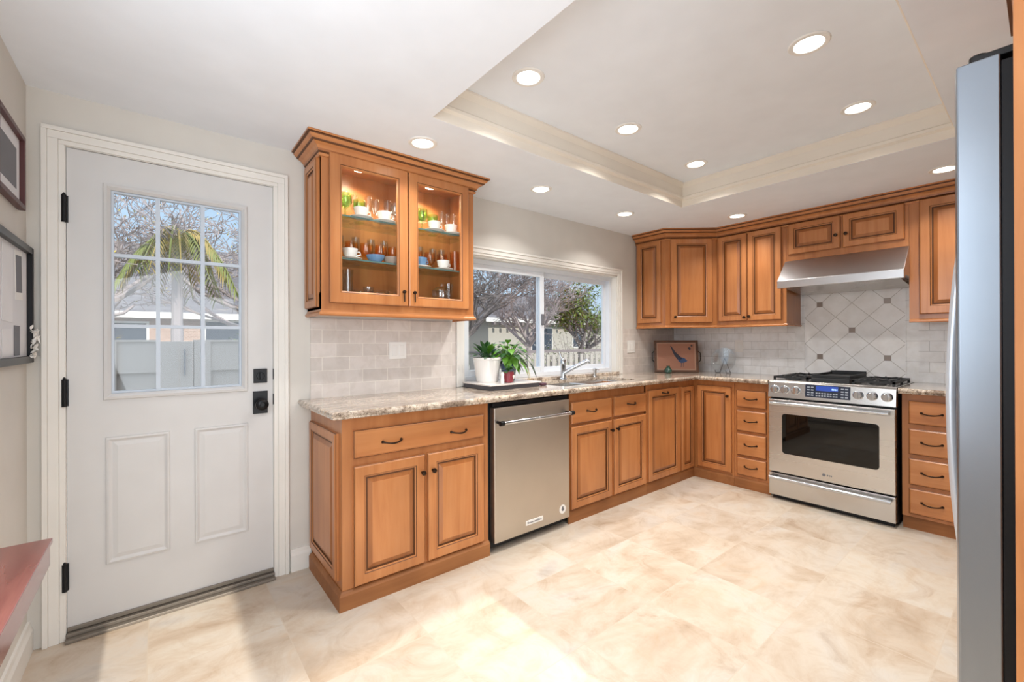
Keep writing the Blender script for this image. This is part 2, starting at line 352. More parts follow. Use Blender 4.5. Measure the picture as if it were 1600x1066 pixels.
# ---- back door
D = thing('door_1', None, None, (1.086, 0, 0)); D['kind'] = 'structure'
def dpart(mb, name, mats, parent=D, **k):
    xf = Matrix.Translation((-1.086, 0, 0)); return mb.build(name, mats, parent, xf=xf, **k)
DX0, DX1, DZ0, DZ1 = .706, 1.466, .03, 2.037
LX0, LX1, LZ0, LZ1 = .842, 1.326, 1.006, 1.889
b = MB(); b.box(DX0, LX0, .002, .045, DZ0, DZ1); b.box(LX1, DX1, .002, .045, DZ0, DZ1); b.box(LX0, LX1, .002, .045, DZ0, LZ0); b.box(LX0, LX1, .002, .045, LZ1, DZ1)
slab = dpart(b, 'door_slab', M['door'])
b = MB(); o_ = .026
b.rings([(LX0-o_, LX1+o_, LZ0-o_, LZ1+o_, .002), (LX0-o_+.003, LX1+o_-.003, LZ0-o_+.003, LZ1+o_-.003, -.010), (LX0-.012, LX1+.012, LZ0-.012, LZ1+.012, -.013), (LX0, LX1, LZ0, LZ1, .002), (LX0, LX1, LZ0, LZ1, .03)], [0, 0, 0, 0])
dpart(b, 'lite_frame', M['door'])
b = MB(); t = .008
xs = [LX0+.002, 1.0, 1.1675, LX1-.002]; zs = [LZ0+.002, 1.30, 1.61, LZ1-.002]
for x in xs[1:3]: b.box(x-t, x+t, .004, .034, LZ0+.0085, LZ1-.0085)
for z in zs[1:3]: b.box(LX0+.0085, LX1-.0085, .006, .032, z-t*.9, z+t*.9)
b.rings([(LX0, LX1, LZ0, LZ1, .006), (LX0+.009, LX1-.009, LZ0+.009, LZ1-.009, .006), (LX0+.009, LX1-.009, LZ0+.009, LZ1-.009, .03)], [0, 0])
dpart(b, 'muntin_grid', M['mull'])
dpart(MB().box(LX0, LX1, .017, .021, LZ0, LZ1), 'glass_pane', M['pane'])
for x0, x1 in ((.823, 1.042), (1.133, 1.353)):
    b = MB(); z0, z1 = .271, .819
    R_ = lambda i, y: (x0+i, x1-i, z0+i, z1-i, y)
    b.rings([R_(0, .002), R_(.003, -.005), R_(.010, -.007), R_(.018, -.001), R_(.022, .0005), R_(.040, -.004)], [0]*5, cap=0)
    dpart(b, 'door_panel', M['door'])
b = MB(); b.box(DX0-.003, DX1+.003, -.045, .05, .0, .014); b.box(DX0-.003, DX1+.003, -.02, .05, .014, .029); b.box(DX0, DX1, -.006, .002, .032, .05)
dpart(b, 'threshold', M['thresh'], bevel=.003)
for z in (1.78, 1.02, .26):
    b = MB(); b.tube([(.7, -.010, z-.056), (.7, -.010, z+.056)], .0085, 10); b.box(.690, .712, -.004, .004, z-.055, z+.055)
    b.lathe([(.004, .056), (.006, .060), (.002, .066)], (.7, -.010, z), n=8)
    dpart(b, 'hinge', M['black'], smooth=False)
b = MB(); b.box(1.377, 1.438, -.008, .002, 1.018, 1.09); b.lathe([(.019, -.008), (.018, -.016), (0, -.016)], (1.4075, 0, 1.054), 'y'); b.box(1.402, 1.413, -.034, -.012, 1.036, 1.072)
dpart(b, 'deadbolt', M['black'], bevel=.0015)
b = MB(); b.box(1.374, 1.440, -.008, .002, .861, .976)
b.lathe([(.016, -.008), (.012, -.02), (.012, -.035), (.024, -.042), (.029, -.052), (.029, -.060), (.022, -.068), (.012, -.070), (.010, -.066), (0, -.066)], (1.407, 0, .912), 'y', 24)
dpart(b, 'door_knob', M['black'], smooth=True)
for z in (1.06, .93):
    dpart(MB().box(1.465, 1.474, -.006, .02, z-.028, z+.028), 'strike_plate', M['black'])
# casing: mitred profile round three sides (built as stepped boards)
b = MB()
def casing(b, x0, x1, z0, z1, wd, open_bottom=True, y=0):
    steps = [(0, .25, .022), (.25, .72, .016), (.72, 1, .011)]   # from outer to inner
    for a, c, th in steps:
        o0, o1 = wd*(1-a), wd*(1-c)
        b.box(x0-o0, x0-o1, y-th, y, z0 if open_bottom else z0-o0, z1+o1); b.box(x1+o1, x1+o0, y-th, y, z0 if open_bottom else z0-o0, z1+o1)
        b.box(x0-o0, x1+o0, y-th, y, z1+o1, z1+o0)
        if not open_bottom: b.box(x0-o0, x1+o0, y-th, y, z0-o0, z0-o1)
casing(b, .703, 1.469, 0, 2.042, .067)
dpart(b, 'door_casing', M['trim'], bevel=.002)
b = MB(); b.box(.70, .7045, .0, WT, 0, 2.045); b.box(1.4675, 1.472, 0, WT, 0, 2.045); b.box(.70, 1.472, 0, WT, 2.040, 2.045)
dpart(b, 'door_jamb', M['trim'])

# ---- window over the sink
Wn = thing('window_1', None, None, (3.495, 0, .93)); Wn['kind'] = 'structure'
def wpart(mb, name, mats, parent=Wn, **k): return mb.build(name, mats, parent, xf=Matrix.Translation((-3.495, 0, -.93)), **k)
wx0, wx1, wz0, wz1 = 2.64, 4.35, .93, 1.84
b = MB(); casing(b, wx0, wx1, .916, wz1, .062); wpart(b, 'window_casing', M['trim'], bevel=.002)
b = MB(); b.box(wx0, wx0+.012, 0, WT, wz0-.015, wz1); b.box(wx1-.012, wx1, 0, WT, wz0-.015, wz1); b.box(wx0, wx1, 0, WT, wz1-.012, wz1); b.box(wx0, wx1, .05, WT, .915, wz0+.01)
wpart(b, 'window_jamb', M['trim'])
wpart(MB().box(wx0+.001, wx1-.001, -.028, .06, .9155, .942), 'window_sill', M['granite'], bevel=.004)
def ring(b, x0, x1, z0, z1, y0, y1, wd):
    b.box(x0, x0+wd, y0, y1, z0, z1); b.box(x1-wd, x1, y0, y1, z0, z1); b.box(x0+wd, x1-wd, y0, y1, z0, z0+wd); b.box(x0+wd, x1-wd, y0, y1, z1-wd, z1)
b = MB(); ring(b, wx0+.012, wx1-.012, .942, wz1-.012, .055, .13, .035); wpart(b, 'window_frame', M['vinyl'], bevel=.002)
s1 = MB(); ring(s1, wx0+.047, 3.47, .977, wz1-.047, .062, .088, .042); s1 = wpart(s1, 'sliding_sash', M['vinyl'], bevel=.002)
wpart(MB().box(wx0+.08, 3.44, .073, .077, 1.01, 1.76), 'window_pane', M['pane'], s1)
s2 = MB(); ring(s2, 3.43, wx1-.047, .977, wz1-.047, .095, .120, .036); s2 = wpart(s2, 'fixed_sash', M['vinyl'], bevel=.002)
wpart(MB().box(3.45, wx1-.08, .106, .110, 1.0, 1.77), 'window_pane', M['pane'], s2)
b = MB(); b.box(3.436, 3.462, .048, .064, 1.36, 1.45); wpart(b, 'sash_latch', M['greyphoto'], s1, bevel=.003)

Ws = thing('added_left_window', None, None, (X0, -1.75, 1.03)); Ws['kind'] = 'structure'  # out of view, added to go with the left fill light
b = MB()
for y0, y1 in ((-2.42, -2.38), (-1.77, -1.73), (-1.12, -1.08)): b.box(-.12, -.06, y0+1.75, y1+1.75, 0, .99)
b.box(-.12, -.06, -.67, .67, 0, .04); b.box(-.12, -.06, -.67, .67, .95, .99); b.build('window_frame', M['vinyl'], Ws)
# ---- added opening behind the camera, shaped for the sun patches: frame only
b = MB(); ring(b, .64, 1.215, 0, 2.252, -4.70, -4.66, .010); ring(b, 1.215, 2.19, 0, 1.85, -4.70, -4.66, .010); struct(b, 'added_rear_frame', M['trim'])

# ------------------------------------------------------------------ tile backsplashes
def splash(mb, label, mats=None):
    return single(mb, 'tile_backsplash', mats or [M['tilex'], M['tiley']], label, 'backsplash')
splash(MB().box(1.648, 2.576, -.009, -.0005, .9155, 1.359), 'pale travertine subway tile backsplash under the glass-door wall cabinet')
splash(MB().box(4.414, RX-.01, -.009, -.0005, .9155, 1.344), 'strip of subway tile backsplash between sink window and corner')
T = thing('tile_backsplash', 'tiled stove wall with diamond-set tiles, brown accents and subway tile either side', 'backsplash', (RX, -1.56, .9155))
xfT = Matrix.Translation((-RX, 1.56, -.9155))
for a0, a1, zt in ((-1.162, -.0095, 1.375), (-2.30, -1.958, 1.375)): MB().box(RX-.009, RX-.0005, a0, a1, .9155, zt).build('subway_tile', M['tiley'], T, xf=xfT)
for a0, a1, zt in ((-1.232, -1.162, 1.70), (-1.958, -1.888, 1.70)): MB().box(RX-.009, RX-.0005, a0, a1, .9155, zt).build('border_tile', M['tilecol'], T, xf=xfT)
b = MB(); b.box(RX-.0095, RX-.0005, -1.888, -1.232, .9155, 1.70); b.build('diamond_tile', M['diamond'], T, xf=xfT)
for dy, dz in ((0, 0), (.2185, .2185), (-.2185, .2185), (.2185, -.2185), (-.2185, -.2185)):
    cy, cz = DC[0]+dy, DC[1]+dz
    MB().box(RX-.012, RX-.0094, cy-.021, cy+.021, cz-.021, cz+.021).build('accent_tile', M['accent'], T, xf=xfT, bevel=.0008)
for y in (-1.232, -1.888):
    MB().box(RX-.0125, RX-.0088, y-.003, y+.003, .9155, 1.70).build('liner_strip', M['tilecol'], T, xf=xfT)

# ------------------------------------------------------------------ cabinet pieces
WM = [M['wood'], M['glaze']]
def pdoor(parent, x0, x1, z0, z1, yf, xf=None, fr=.058, t=.02, label=None, glass=False, name='door'):
    """overlay door with its back at y=yf, front at yf-t, raised centre panel as a child"""
    R_ = lambda i, y: (x0+i, x1-i, z0+i, z1-i, yf-y)
    b = MB(); rs = [R_(0, 0), R_(0, t-.006), R_(.002, t-.004), R_(.007, t), R_(fr-.010, t), R_(fr-.007, t-.003), R_(fr-.001, t-.006), R_(fr, t-.011)]
    if glass: rs.append(R_(fr, 0)); ms = [0, 1, 0, 0, 1, 0, 0, 0]
    else: ms = [0, 1, 0, 0, 1, 0, 1]
    b.rings(rs, ms)
    if glass: b.rings([R_(0, 0), R_(fr, 0)], [0])
    else: b.rings([R_(0, 0), R_(.01, 0)], [0], cap=0)
    d = b.build(name, WM, parent, xf=xf)
    if glass:
        MB().box(x0+fr-.002, x1-fr+.002, yf-.010, yf-.006, z0+fr-.002, z1-fr+.002).build('glass_pane', M['cabpane'], d, xf=xf)
    else:
        q = MB(); k = .03 if min(x1-x0, z1-z0) > .2 else .02
        q.rings([R_(fr-.001, t-.011), R_(fr+.005, t-.011), R_(fr+.008, t-.009), R_(fr+k-.002, t-.002), R_(fr+k, t-.001)], [1, 1, 2, 0], cap=0)
        q.build('raised_panel', WM+[M['woodmid']], d, xf=xf)
    return d
def slabfront(parent, x0, x1, z0, z1, yf, xf=None, t=.02, name='drawer'):
    R_ = lambda i, y: (x0+i, x1-i, z0+i, z1-i, yf-y)
    b = MB(); b.rings([R_(0, 0), R_(0, t-.007), R_(.003, t-.005), R_(.006, t-.003), R_(.010, t)], [0, 1, 0, 0], cap=0, back=0)
    return b.build(name, [M['woodh'], M['glaze']], parent, xf=xf)
def knob(parent, x, z, y, xf=None, r=.013):
    b = MB(); b.lathe([(.006, 0), (.005, -.012), (r*.9, -.016), (r, -.022), (r*.85, -.028), (0, -.030)], (x, y, z), 'y', 14)
    return b.build('knob', M['bronze'], parent, xf=xf, smooth=True)
def pull(parent, x, z, y, xf=None, L=.095, arch=.024):
    pts = []
    for i in range(11):
        t = i/10; pts.append((x-L/2+L*t, y-.004-arch*math.sin(PI*t)**.6, z-.007*math.sin(PI*t)))
    b = MB(); b.tube(pts, [.0055, .0045, .004, .004, .0045, .005, .0045, .004, .004, .0045, .0055], 8)
    for s_ in (-1, 1): b.lathe([(.008, 0), (.006, -.004), (.004, -.008)], (x+s_*L/2, y, z), 'y', 10)
    return b.build('pull_handle', M['bronze'], parent, xf=xf, smooth=True)
def side_panel(parent, xf, y0, y1, z0, z1, x, fr=.05):
    """raised end panel on a face looking to -x; y0 back, y1 front"""
    X = xf @ Matrix.Translation((x, y0, 0)) @ Matrix.Rotation(-PI/2, 4, 'Z')
    return pdoor(parent, 0, abs(y1-y0), z0, z1, 0, xf=X, fr=fr, t=.018, name='end_panel')

# frames for the two runs: main wall uses world axes; stove wall local x = -world y
def RR(origin): return Matrix.Identity(4)
YB = -.52; XB = 4.78                                   # cabinet face planes
def new_cab(name, label, x0, y0, z0=0, right=False, cat='cabinet', group=None):
    """returns the thing and the matrix from world/run coordinates to its local ones"""
    if right: t = thing(name, label, cat, (x0, y0, z0), -PI/2, group)
    else: t = thing(name, label, cat, (x0, y0, z0), 0, group)
    return t, (Matrix.Translation((x0, y0, z0)) @ (Matrix.Rotation(-PI/2, 4, 'Z') if right else Matrix.Identity(4))).inverted()
# run coordinates for the stove wall: u = -y (left to right), depth axis as local y; world = RUN @ (u, d, z)
RUN = Matrix(((0, 1, 0, 0), (-1, 0, 0, 0), (0, 0, 1, 0), (0, 0, 0, 1)))   # (u,d,z) -> (d, -u, z)

# base cabinet by the back door
t, xf = new_cab('base_cabinet', 'maple base cabinet nearest the white door, wide drawer over two doors', 2.06, -.26)
b = MB(); b.box(1.651, 2.473, YB, -.002, .085, .879); b.build('body', M['woodside'], t, xf=xf)
b = MB(); b.sweep([(1.651, -.03), (1.651, YB), (2.473, YB)], [(0, 0), (.019, 0), (.019, .068), (.012, .078), (.004, .084), (0, .085)]); b.build('base_moulding', M['woodtoe'], t, xf=xf)
side_panel(t, xf, -.03, -.475, .115, .80, 1.651)
d = slabfront(t, 1.700, 2.437, .685, .815, YB, xf); pull(d, 1.885, .745, YB-.02, xf); pull(d, 2.265, .742, YB-.02, xf)
d = pdoor(t, 1.700, 2.063, .092, .648, YB, xf); knob(d, 2.045, .560, YB-.02, xf)
d = pdoor(t, 2.080, 2.437, .092, .648, YB, xf); knob(d, 2.105, .562, YB-.02, xf)
# sink cabinet
t, xf = new_cab('base_cabinet', 'maple sink cabinet right of the dishwasher, two drawer fronts over two doors', 3.58, -.26)
b = MB(); b.box(3.13, 4.03, YB, -.002, .085, .62); b.box(3.13, 4.03, YB, -.50, .62, .879); b.box(3.13, 3.148, YB, -.002, .62, .879); b.box(4.012, 4.03, YB, -.002, .62, .879)
b.build('body', M['woodside'], t, xf=xf)
BMP = [(0, 0), (.010, 0), (.010, .068), (.004, .084), (0, .085)]
MB().sweep([(3.13, YB), (4.03, YB)], BMP).build('base_moulding', M['woodtoe'], t, xf=xf)
d = slabfront(t, 3.152, 3.585, .665, .815, YB, xf); pull(d, 3.355, .745, YB-.02, xf)
d = slabfront(t, 3.608, 4.013, .665, .815, YB, xf); pull(d, 3.815, .75, YB-.02, xf)
d = pdoor(t, 3.152, 3.585, .09, .648, YB, xf); knob(d, 3.565, .578, YB-.02, xf)
d = pdoor(t, 3.608, 4.013, .09, .648, YB, xf); knob(d, 3.632, .580, YB-.02, xf)
# tall-door cabinet
t, xf = new_cab('base_cabinet', 'narrow maple base cabinet with one full-height door between sink cabinet and corner', 4.28, -.26)
MB().box(4.031, 4.533, YB, -.002, .085, .879).build('body', M['woodside'], t, xf=xf)
MB().sweep([(4.031, YB), (4.533, YB)], BMP).build('base_moulding', M['woodtoe'], t, xf=xf)
d = pdoor(t, 4.048, 4.515, .09, .828, YB, xf, fr=.06); pull(d, 4.28, .797, YB-.02, xf, L=.08)
# corner base cabinet
t, xf = new_cab('corner_cabinet', 'maple corner base cabinet with two doors meeting at the inside corner', 4.95, -.45)
b = MB(); b.prism([(4.534, YB), (XB, YB), (XB, -.882), (RX-.002, -.882), (RX-.002, -.002), (4.534, -.002)], .085, .879); b.build('body', M['woodside'], t, xf=xf)
MB().sweep([(4.534, YB), (XB, YB), (XB, -.882)], BMP).build('base_moulding', M['woodtoe'], t, xf=xf)
pdoor(t, 4.552, 4.756, .09, .822, YB, xf, fr=.045)
d = pdoor(t, .562, .862, .105, .832, XB, xf @ RUN, fr=.055); knob(d, .838, .755, XB-.02, xf @ RUN)
# drawer stack left of range
t, xf = new_cab('drawer_cabinet', 'maple cabinet of four small drawers left of the steel range', 5.05, -1.02, right=True)
XR = xf @ RUN
MB().box(.884, 1.166, XB, RX-.002, .085, .879).build('body', M['woodside'], t, xf=XR)
MB().sweep([(XB, -.883), (XB, -1.166)], BMP).build('base_moulding', M['woodtoe'], t, xf=xf)
for z0, z1 in ((.674, .815), (.476, .648), (.274, .455), (.108, .257)):
    d = slabfront(t, .905, 1.135, z0, z1, XB, XR); pull(d, 1.018, (z0+z1)/2+.005, XB-.02, XR)
# drawer stack right of range
t, xf = new_cab('drawer_cabinet', 'maple cabinet of four drawers between the steel range and the refrigerator', 5.05, -2.11, right=True)
XR = xf @ RUN
MB().box(1.951, 2.275, XB, RX-.002, .085, .879).build('body', M['woodside'], t, xf=XR)
MB().box(1.951, 2.275, XB+.02, RX-.002, 0, .085).build('toe_board', M['woodtoe'], t, xf=XR)
for z0, z1 in ((.685, .835), (.49, .655), (.295, .465), (.107, .272)):
    d = slabfront(t, 1.985, 2.24, z0, z1, XB, XR); pull(d, 2.095, (z0+z1)/2, XB-.02, XR)

# ------------------------------------------------------------------ worktops
NOSE = [(0, .880), (.030, .880), (.037, .884), (.037, .890), (.043, .894), (.046, .903), (.043, .911), (.036, .9155), (0, .9155)]
YC = -.545; XC = 4.755
SX0, SX1, SY0, SY1 = 3.16, 4.02, -.46, -.10           # sink cut-out
b = MB(); z0, z1 = .880, .9155
b.box(1.63, SX0, YC, -.0005, z0, z1); b.box(SX0, SX1, YC, SY0, z0, z1); b.box(SX0, SX1, SY1, -.0005, z0, z1); b.box(SX1, RX-.001, YC, -.0005, z0, z1)
b.box(XC, RX-.001, -1.166, YC, z0, z1)
b.sweep([(1.63, -.001), (1.63, YC), (XC, YC), (XC, -1.166)], NOSE)
single(b, 'countertop', M['granite'], 'long L-shaped speckled granite countertop running under the window round the corner', 'countertop', smooth=False)
b = MB(); b.box(XC, RX-.001, -2.30, -1.943, z0, z1); b.sweep([(XC, -1.943), (XC, -2.30)], NOSE)
single(b, 'countertop', M['granite'], 'short granite countertop right of the range', 'countertop')
# sink
t = thing('kitchen_sink', 'stainless double bowl undermount sink in the granite below the window', 'sink', (3.59, -.28, .70))
xf = Matrix.Translation((-3.59, .28, -.70))
for x0, x1 in ((SX0+.004, 3.565), (3.60, SX1-.004)):
    b = MB(); y0, y1 = SY0+.004, SY1-.004; zt, zb = .892, .70; c_ = .02
    vs = [(x0, y0, zt), (x1, y0, zt), (x1, y1, zt), (x0, y1, zt), (x0+c_, y0+c_, zb), (x1-c_, y0+c_, zb), (x1-c_, y1-c_, zb), (x0+c_, y1-c_, zb)]
    b.add(vs, [(0, 1, 5, 4), (1, 2, 6, 5), (2, 3, 7, 6), (3, 0, 4, 7), (4, 5, 6, 7)])
    b.lathe([(.04, zb+.002), (.03, zb+.003), (.0, zb+.001)], ((x0+x1)/2, (y0+y1)/2+.05, 0), n=16)
    b.build('sink_bowl', M['steel'], t, xf=xf, fix=False)
MB().box(3.562, 3.603, SY0+.002, SY1-.002, .80, .893).build('bowl_divider', M['steel'], t, xf=xf, bevel=.006)
# faucet
t = thing('faucet', 'chrome pull-out kitchen faucet with angled spout behind the sink', 'faucet', (3.56, -.065, .9155))
b = MB(); b.lathe([(.032, 0), (.032, .008), (.024, .014), (.022, .03), (.022, .115), (.024, .12), (.024, .15), (.018, .165), (0, .168)], n=20); b.build('faucet_body', M['chrome'], t, smooth=True)
b = MB(); b.tube([(.0, -.005, .05), (.035, -.05, .085), (.085, -.11, .125), (.125, -.155, .155)], [.018, .017, .016, .019], 14); b.tube([(.125, -.155, .155), (.135, -.167, .148)], [.019, .017], 14); b.build('spout', M['chrome'], t, smooth=True)
b = MB(); b.tube([(0, 0, .16), (-.012, .012, .185), (-.02, .02, .225)], [.012, .009, .006], 10); b.build('lever', M['chrome'], t, smooth=True)
t = thing('soap_dispenser', 'small brushed metal dispenser right of the faucet', 'dispenser', (3.97, -.05, .9155))
b = MB(); b.lathe([(.020, 0), (.019, .01), (.014, .014), (.014, .05), (.017, .052), (.017, .072), (0, .074)], n=16); b.build('dispenser_body', M['steel'], t, smooth=True)
b = MB(); b.tube([(0, 0, .066), (0, -.03, .068), (0, -.045, .062)], .005, 8); b.build('nozzle', M['steel'], t, smooth=True)

# ------------------------------------------------------------------ dishwasher
t = thing('dishwasher', 'stainless steel dishwasher with bar handle under the countertop', 'dishwasher', (2.80, -.28, 0)); xf = Matrix.Translation((-2.80, .28, 0))
MB().box(2.478, 3.126, -.50, -.01, .02, .875).build('body', M['blackp'], t, xf=xf)
b = MB(); b.box(2.498, 3.118, -.55, -.505, .06, .842); b.build('door', M['dwsteel'], t, xf=xf, bevel=.004)
b = MB(); b.box(2.498, 3.118, -.535, -.50, .845, .868); b.build('dark_gap_strip', M['black'], t, xf=xf, bevel=.002)  # black strip standing in for the dark gap above the door
b = MB(); b.box(2.482, 3.122, -.47, -.45, 0, .08); b.build('kick_plate', M['blackp'], t, xf=xf)
b = MB(); b.tube([(2.512, -.602, .760), (3.095, -.602, .760)], .0115, 14); b.build('handle', M['chrome'], t, xf=xf, smooth=True)
for x in (2.52, 3.087):
    b = MB(); b.tube([(x, -.549, .760), (x, -.590, .760)], .009, 10); b.lathe([(.014, -.014), (.015, 0), (.014, .014)], (x-.006 if x < 2.8 else x+.006, -.602, .760), 'x', 14)
    b.build('handle_bracket', M['black'], t, xf=xf, smooth=True)
pl = MB(); pl.box(2.735, 2.875, -.5525, -.5495, .103, .131); pl = pl.build('name_plate', M['white'], t, xf=xf, bevel=.001)
b = MB()
for i in range(10): b.box(2.747+i*.0118, 2.755+i*.0118, -.5532, -.5522, .112, .112+(.012 if i in (0, 7) else .008))
b.build('lettering', M['greyphoto'], pl, xf=xf)
sk = MB().lathe([(.029, -.5495), (.029, -.5515), (0, -.5518)], (3.052, 0, .128), 'y', 24).build('round_sticker', M['white'], t, xf=xf)
b = MB(); b.lathe([(.011, -.5515), (.011, -.5526), (0, -.5526)], (3.052, 0, .127), 'y', 12); b.box(3.045, 3.059, -.5526, -.5516, .136, .146); b.build('sticker_mark', M['greyphoto'], sk, xf=xf)

# ------------------------------------------------------------------ glass-door wall cabinet
GX0, GX1, GZ0, GZ1, GY = 1.633, 2.547, 1.360, 2.205, -.268
t, xf = new_cab('glass_cabinet', 'maple wall cabinet with two glass doors and lit shelves of glassware', 2.09, 0, GZ0)
b = MB(); w_ = .018
b.box(GX0, GX0+w_, GY, -.0105, GZ0+.03, GZ1); b.box(GX1-w_, GX1, GY, -.0105, GZ0+.03, GZ1); b.box(GX0, GX1, GY, -.0105, GZ0+.03, GZ0+.118); b.box(GX0, GX1, GY, -.0105, GZ1-.018, GZ1)
b.box(GX0+w_, GX1-w_, -.016, -.0105, GZ0+.075, GZ1-.018)
b.box(GX0, GX0+.045, GY-.001, GY+.018, GZ0+.03, GZ1); b.box(GX1-.055, GX1, GY-.001, GY+.018, GZ0+.03, GZ1); b.box(2.08, 2.116, GY-.001, GY+.018, GZ0+.07, GZ1-.02); b.box(GX0+.04, GX1-.04, GY-.001, GY+.018, GZ1-.04, GZ1)
b.build('body', M['woodside'], t, xf=xf)
CROWN = [(0, 2.158), (.008, 2.158), (.013, 2.163), (.013, 2.170), (.009, 2.174), (.016, 2.180), (.019, 2.190), (.030, 2.203), (.046, 2.212), (.052, 2.214), (.054, 2.220), (.062, 2.226), (.068, 2.235), (.069, 2.240), (.078, 2.242), (.078, H-.0006), (0, H-.0006)]
CRM = [0, 0, 0, 1, 1, 2, 0, 0, 1, 1, 0, 0, 1, 1, 0, 0, 0]
CRMAT = [M['woodh'], M['glaze'], M['woodmid']]
MB().sweep([(GX0, -.0105), (GX0, GY), (GX1, GY), (GX1, -.0105)], CROWN, CRM).build('crown_moulding', CRMAT, t, xf=xf)
RAIL = [(0, GZ0), (.004, GZ0), (.012, GZ0+.006), (.012, GZ0+.014), (.004, GZ0+.022), (.002, GZ0+.032), (0, GZ0+.032)]
MB().sweep([(GX0, -.0105), (GX0, GY), (GX1, GY), (GX1, -.0105)], RAIL).build('light_rail', M['woodh'], t, xf=xf)
side_panel(t, xf, -.018, -.232, GZ0+.045, GZ1-.045, GX0, fr=.045)
def ringpull(d, x, z):
    b = MB(); b.lathe([(.008, 0), (.007, -.008), (.010, -.012), (.008, -.018), (0, -.02)], (x, GY-.02, z), 'y', 12); b.tube([(x, GY-.034, z-.002), (x-.002, GY-.036, z-.03), (x, GY-.032, z-.055)], [.003, .004, .0035], 8)
    b.build('drop_pull', M['bronze'], d, xf=xf, smooth=True)
d = pdoor(t, 1.668, 2.096, 1.425, 2.188, GY, xf, fr=.064, glass=True); ringpull(d, 2.066, 1.505)
d = pdoor(t, 2.100, 2.505, 1.425, 2.188, GY, xf, fr=.060, glass=True); ringpull(d, 2.130, 1.505)
SH1, SH2, SH0 = 1.891, 1.666, GZ0+.1185
for z in (SH1, SH2):
    b = MB(); b.box(GX0+w_+.001, GX1-w_-.001, GY+.022, -.0165, z-.008, z, 0); b.box(GX0+w_+.001, GX1-w_-.001, GY+.020, GY+.022, z-.008, z, 1)
    b.build('glass_shelf', [M['shelfglass'], M['shelfedge']], t, xf=xf)
for x in (1.87, 2.31):
    MB().lathe([(.032, GZ1-.018), (.032, GZ1-.026), (.026, GZ1-.028)], (x, -.15, 0), n=18).build('puck_light', [M['puck']], t, xf=xf)
    l = bpy.data.lights.new('puck_lamp', 'SPOT'); l.energy = 17; l.color = (1, .82, .60); l.spot_size = math.radians(150); l.spot_blend = .6; l.shadow_soft_size = .03
    o = bpy.data.objects.new('puck_lamp', l); C.objects.link(o); o.location = (x, -.15, GZ1-.034)

# ------------------------------------------------------------------ upper cabinets on the stove wall
UZ0 = 1.345; UX = 5.00; UT = 2.215
RAILU = [(0, UZ0), (.004, UZ0), (.010, UZ0+.005), (.010, UZ0+.012), (.003, UZ0+.02), (0, UZ0+.024)]
CW = 4.645
t, xf = new_cab('corner_wall_cabinet', 'maple corner wall cabinet with angled door, right of the window', 5.0, -.3, UZ0)
CP = [(CW, -.0105), (CW, -.325), (UX, -.630)]
b = MB(); b.prism([CP[0], CP[1], CP[2], (RX-.0105, -.630), (RX-.0105, -.0105)], UZ0+.02, UT); b.build('body', M['woodside'], t, xf=xf)
MB().sweep(CP, RAILU).build('light_rail', M['woodh'], t, xf=xf)
side_panel(t, xf, -.03, -.285, UZ0+.05, UT-.05, CW, fr=.05)
dv = Vector((UX-CW, -.305)); L = dv.length; ang = math.atan2(dv.y, dv.x)
XD = xf @ Matrix.Translation((CW, -.325, 0)) @ Matrix.Rotation(ang, 4, 'Z')
d = pdoor(t, .045, L-.045, UZ0+.05, UT-.045, 0, XD, fr=.06); knob(d, .075, UZ0+.10, -.02, XD)
t, xf = new_cab('wall_cabinet', 'maple wall cabinet with two tall doors left of the range hood', 5.16, -.91, UZ0, right=True)
XR = xf @ RUN
MB().box(.632, 1.205, UX, RX-.0105, UZ0+.02, UT).build('body', M['woodside'], t, xf=XR)
MB().sweep([(UX, -.632), (UX, -1.205), (RX-.02, -1.205)], RAILU).build('light_rail', M['woodh'], t, xf=xf)
d = pdoor(t, .650, .900, UZ0+.055, UT-.045, UX, XR, fr=.052); knob(d, .885, 1.43, UX-.02, XR)
d = pdoor(t, .908, 1.172, UZ0+.055, UT-.045, UX, XR, fr=.052); knob(d, .925, 1.435, UX-.02, XR)
t, xf = new_cab('wall_cabinet', 'short maple wall cabinet with two small doors above the range hood', 5.16, -1.58, 1.872, right=True)
XR = xf @ RUN
MB().box(1.2065, 1.955, UX, RX-.0105, 1.872, UT).build('body', M['woodside'], t, xf=XR)
d = pdoor(t, 1.222, 1.572, 1.922, UT-.045, UX, XR, fr=.052); knob(d, 1.548, 2.02, UX-.02, XR)
d = pdoor(t, 1.586, 1.936, 1.922, UT-.045, UX, XR, fr=.052); knob(d, 1.61, 2.02, UX-.02, XR)
t, xf = new_cab('wall_cabinet', 'maple wall cabinet with a tall door right of the range hood', 5.16, -2.2, UZ0+.01, right=True)
XR = xf @ RUN
MB().box(1.9565, 2.50, UX, RX-.0105, UZ0+.02, UT).build('body', M['woodside'], t, xf=XR)
MB().sweep([(RX-.02, -1.9565), (UX, -1.9565), (UX, -2.50)][1:], RAILU).build('light_rail', M['woodh'], t, xf=xf)
pdoor(t, 2.010, 2.46, UZ0+.055, UT-.045, UX, XR, fr=.062)
b = MB(); b.sweep(CP+[(UX, -2.50)], CROWN, CRM)
single(b, 'crown_moulding', CRMAT, 'long maple crown moulding along the top of the stove wall cabinets', 'moulding')

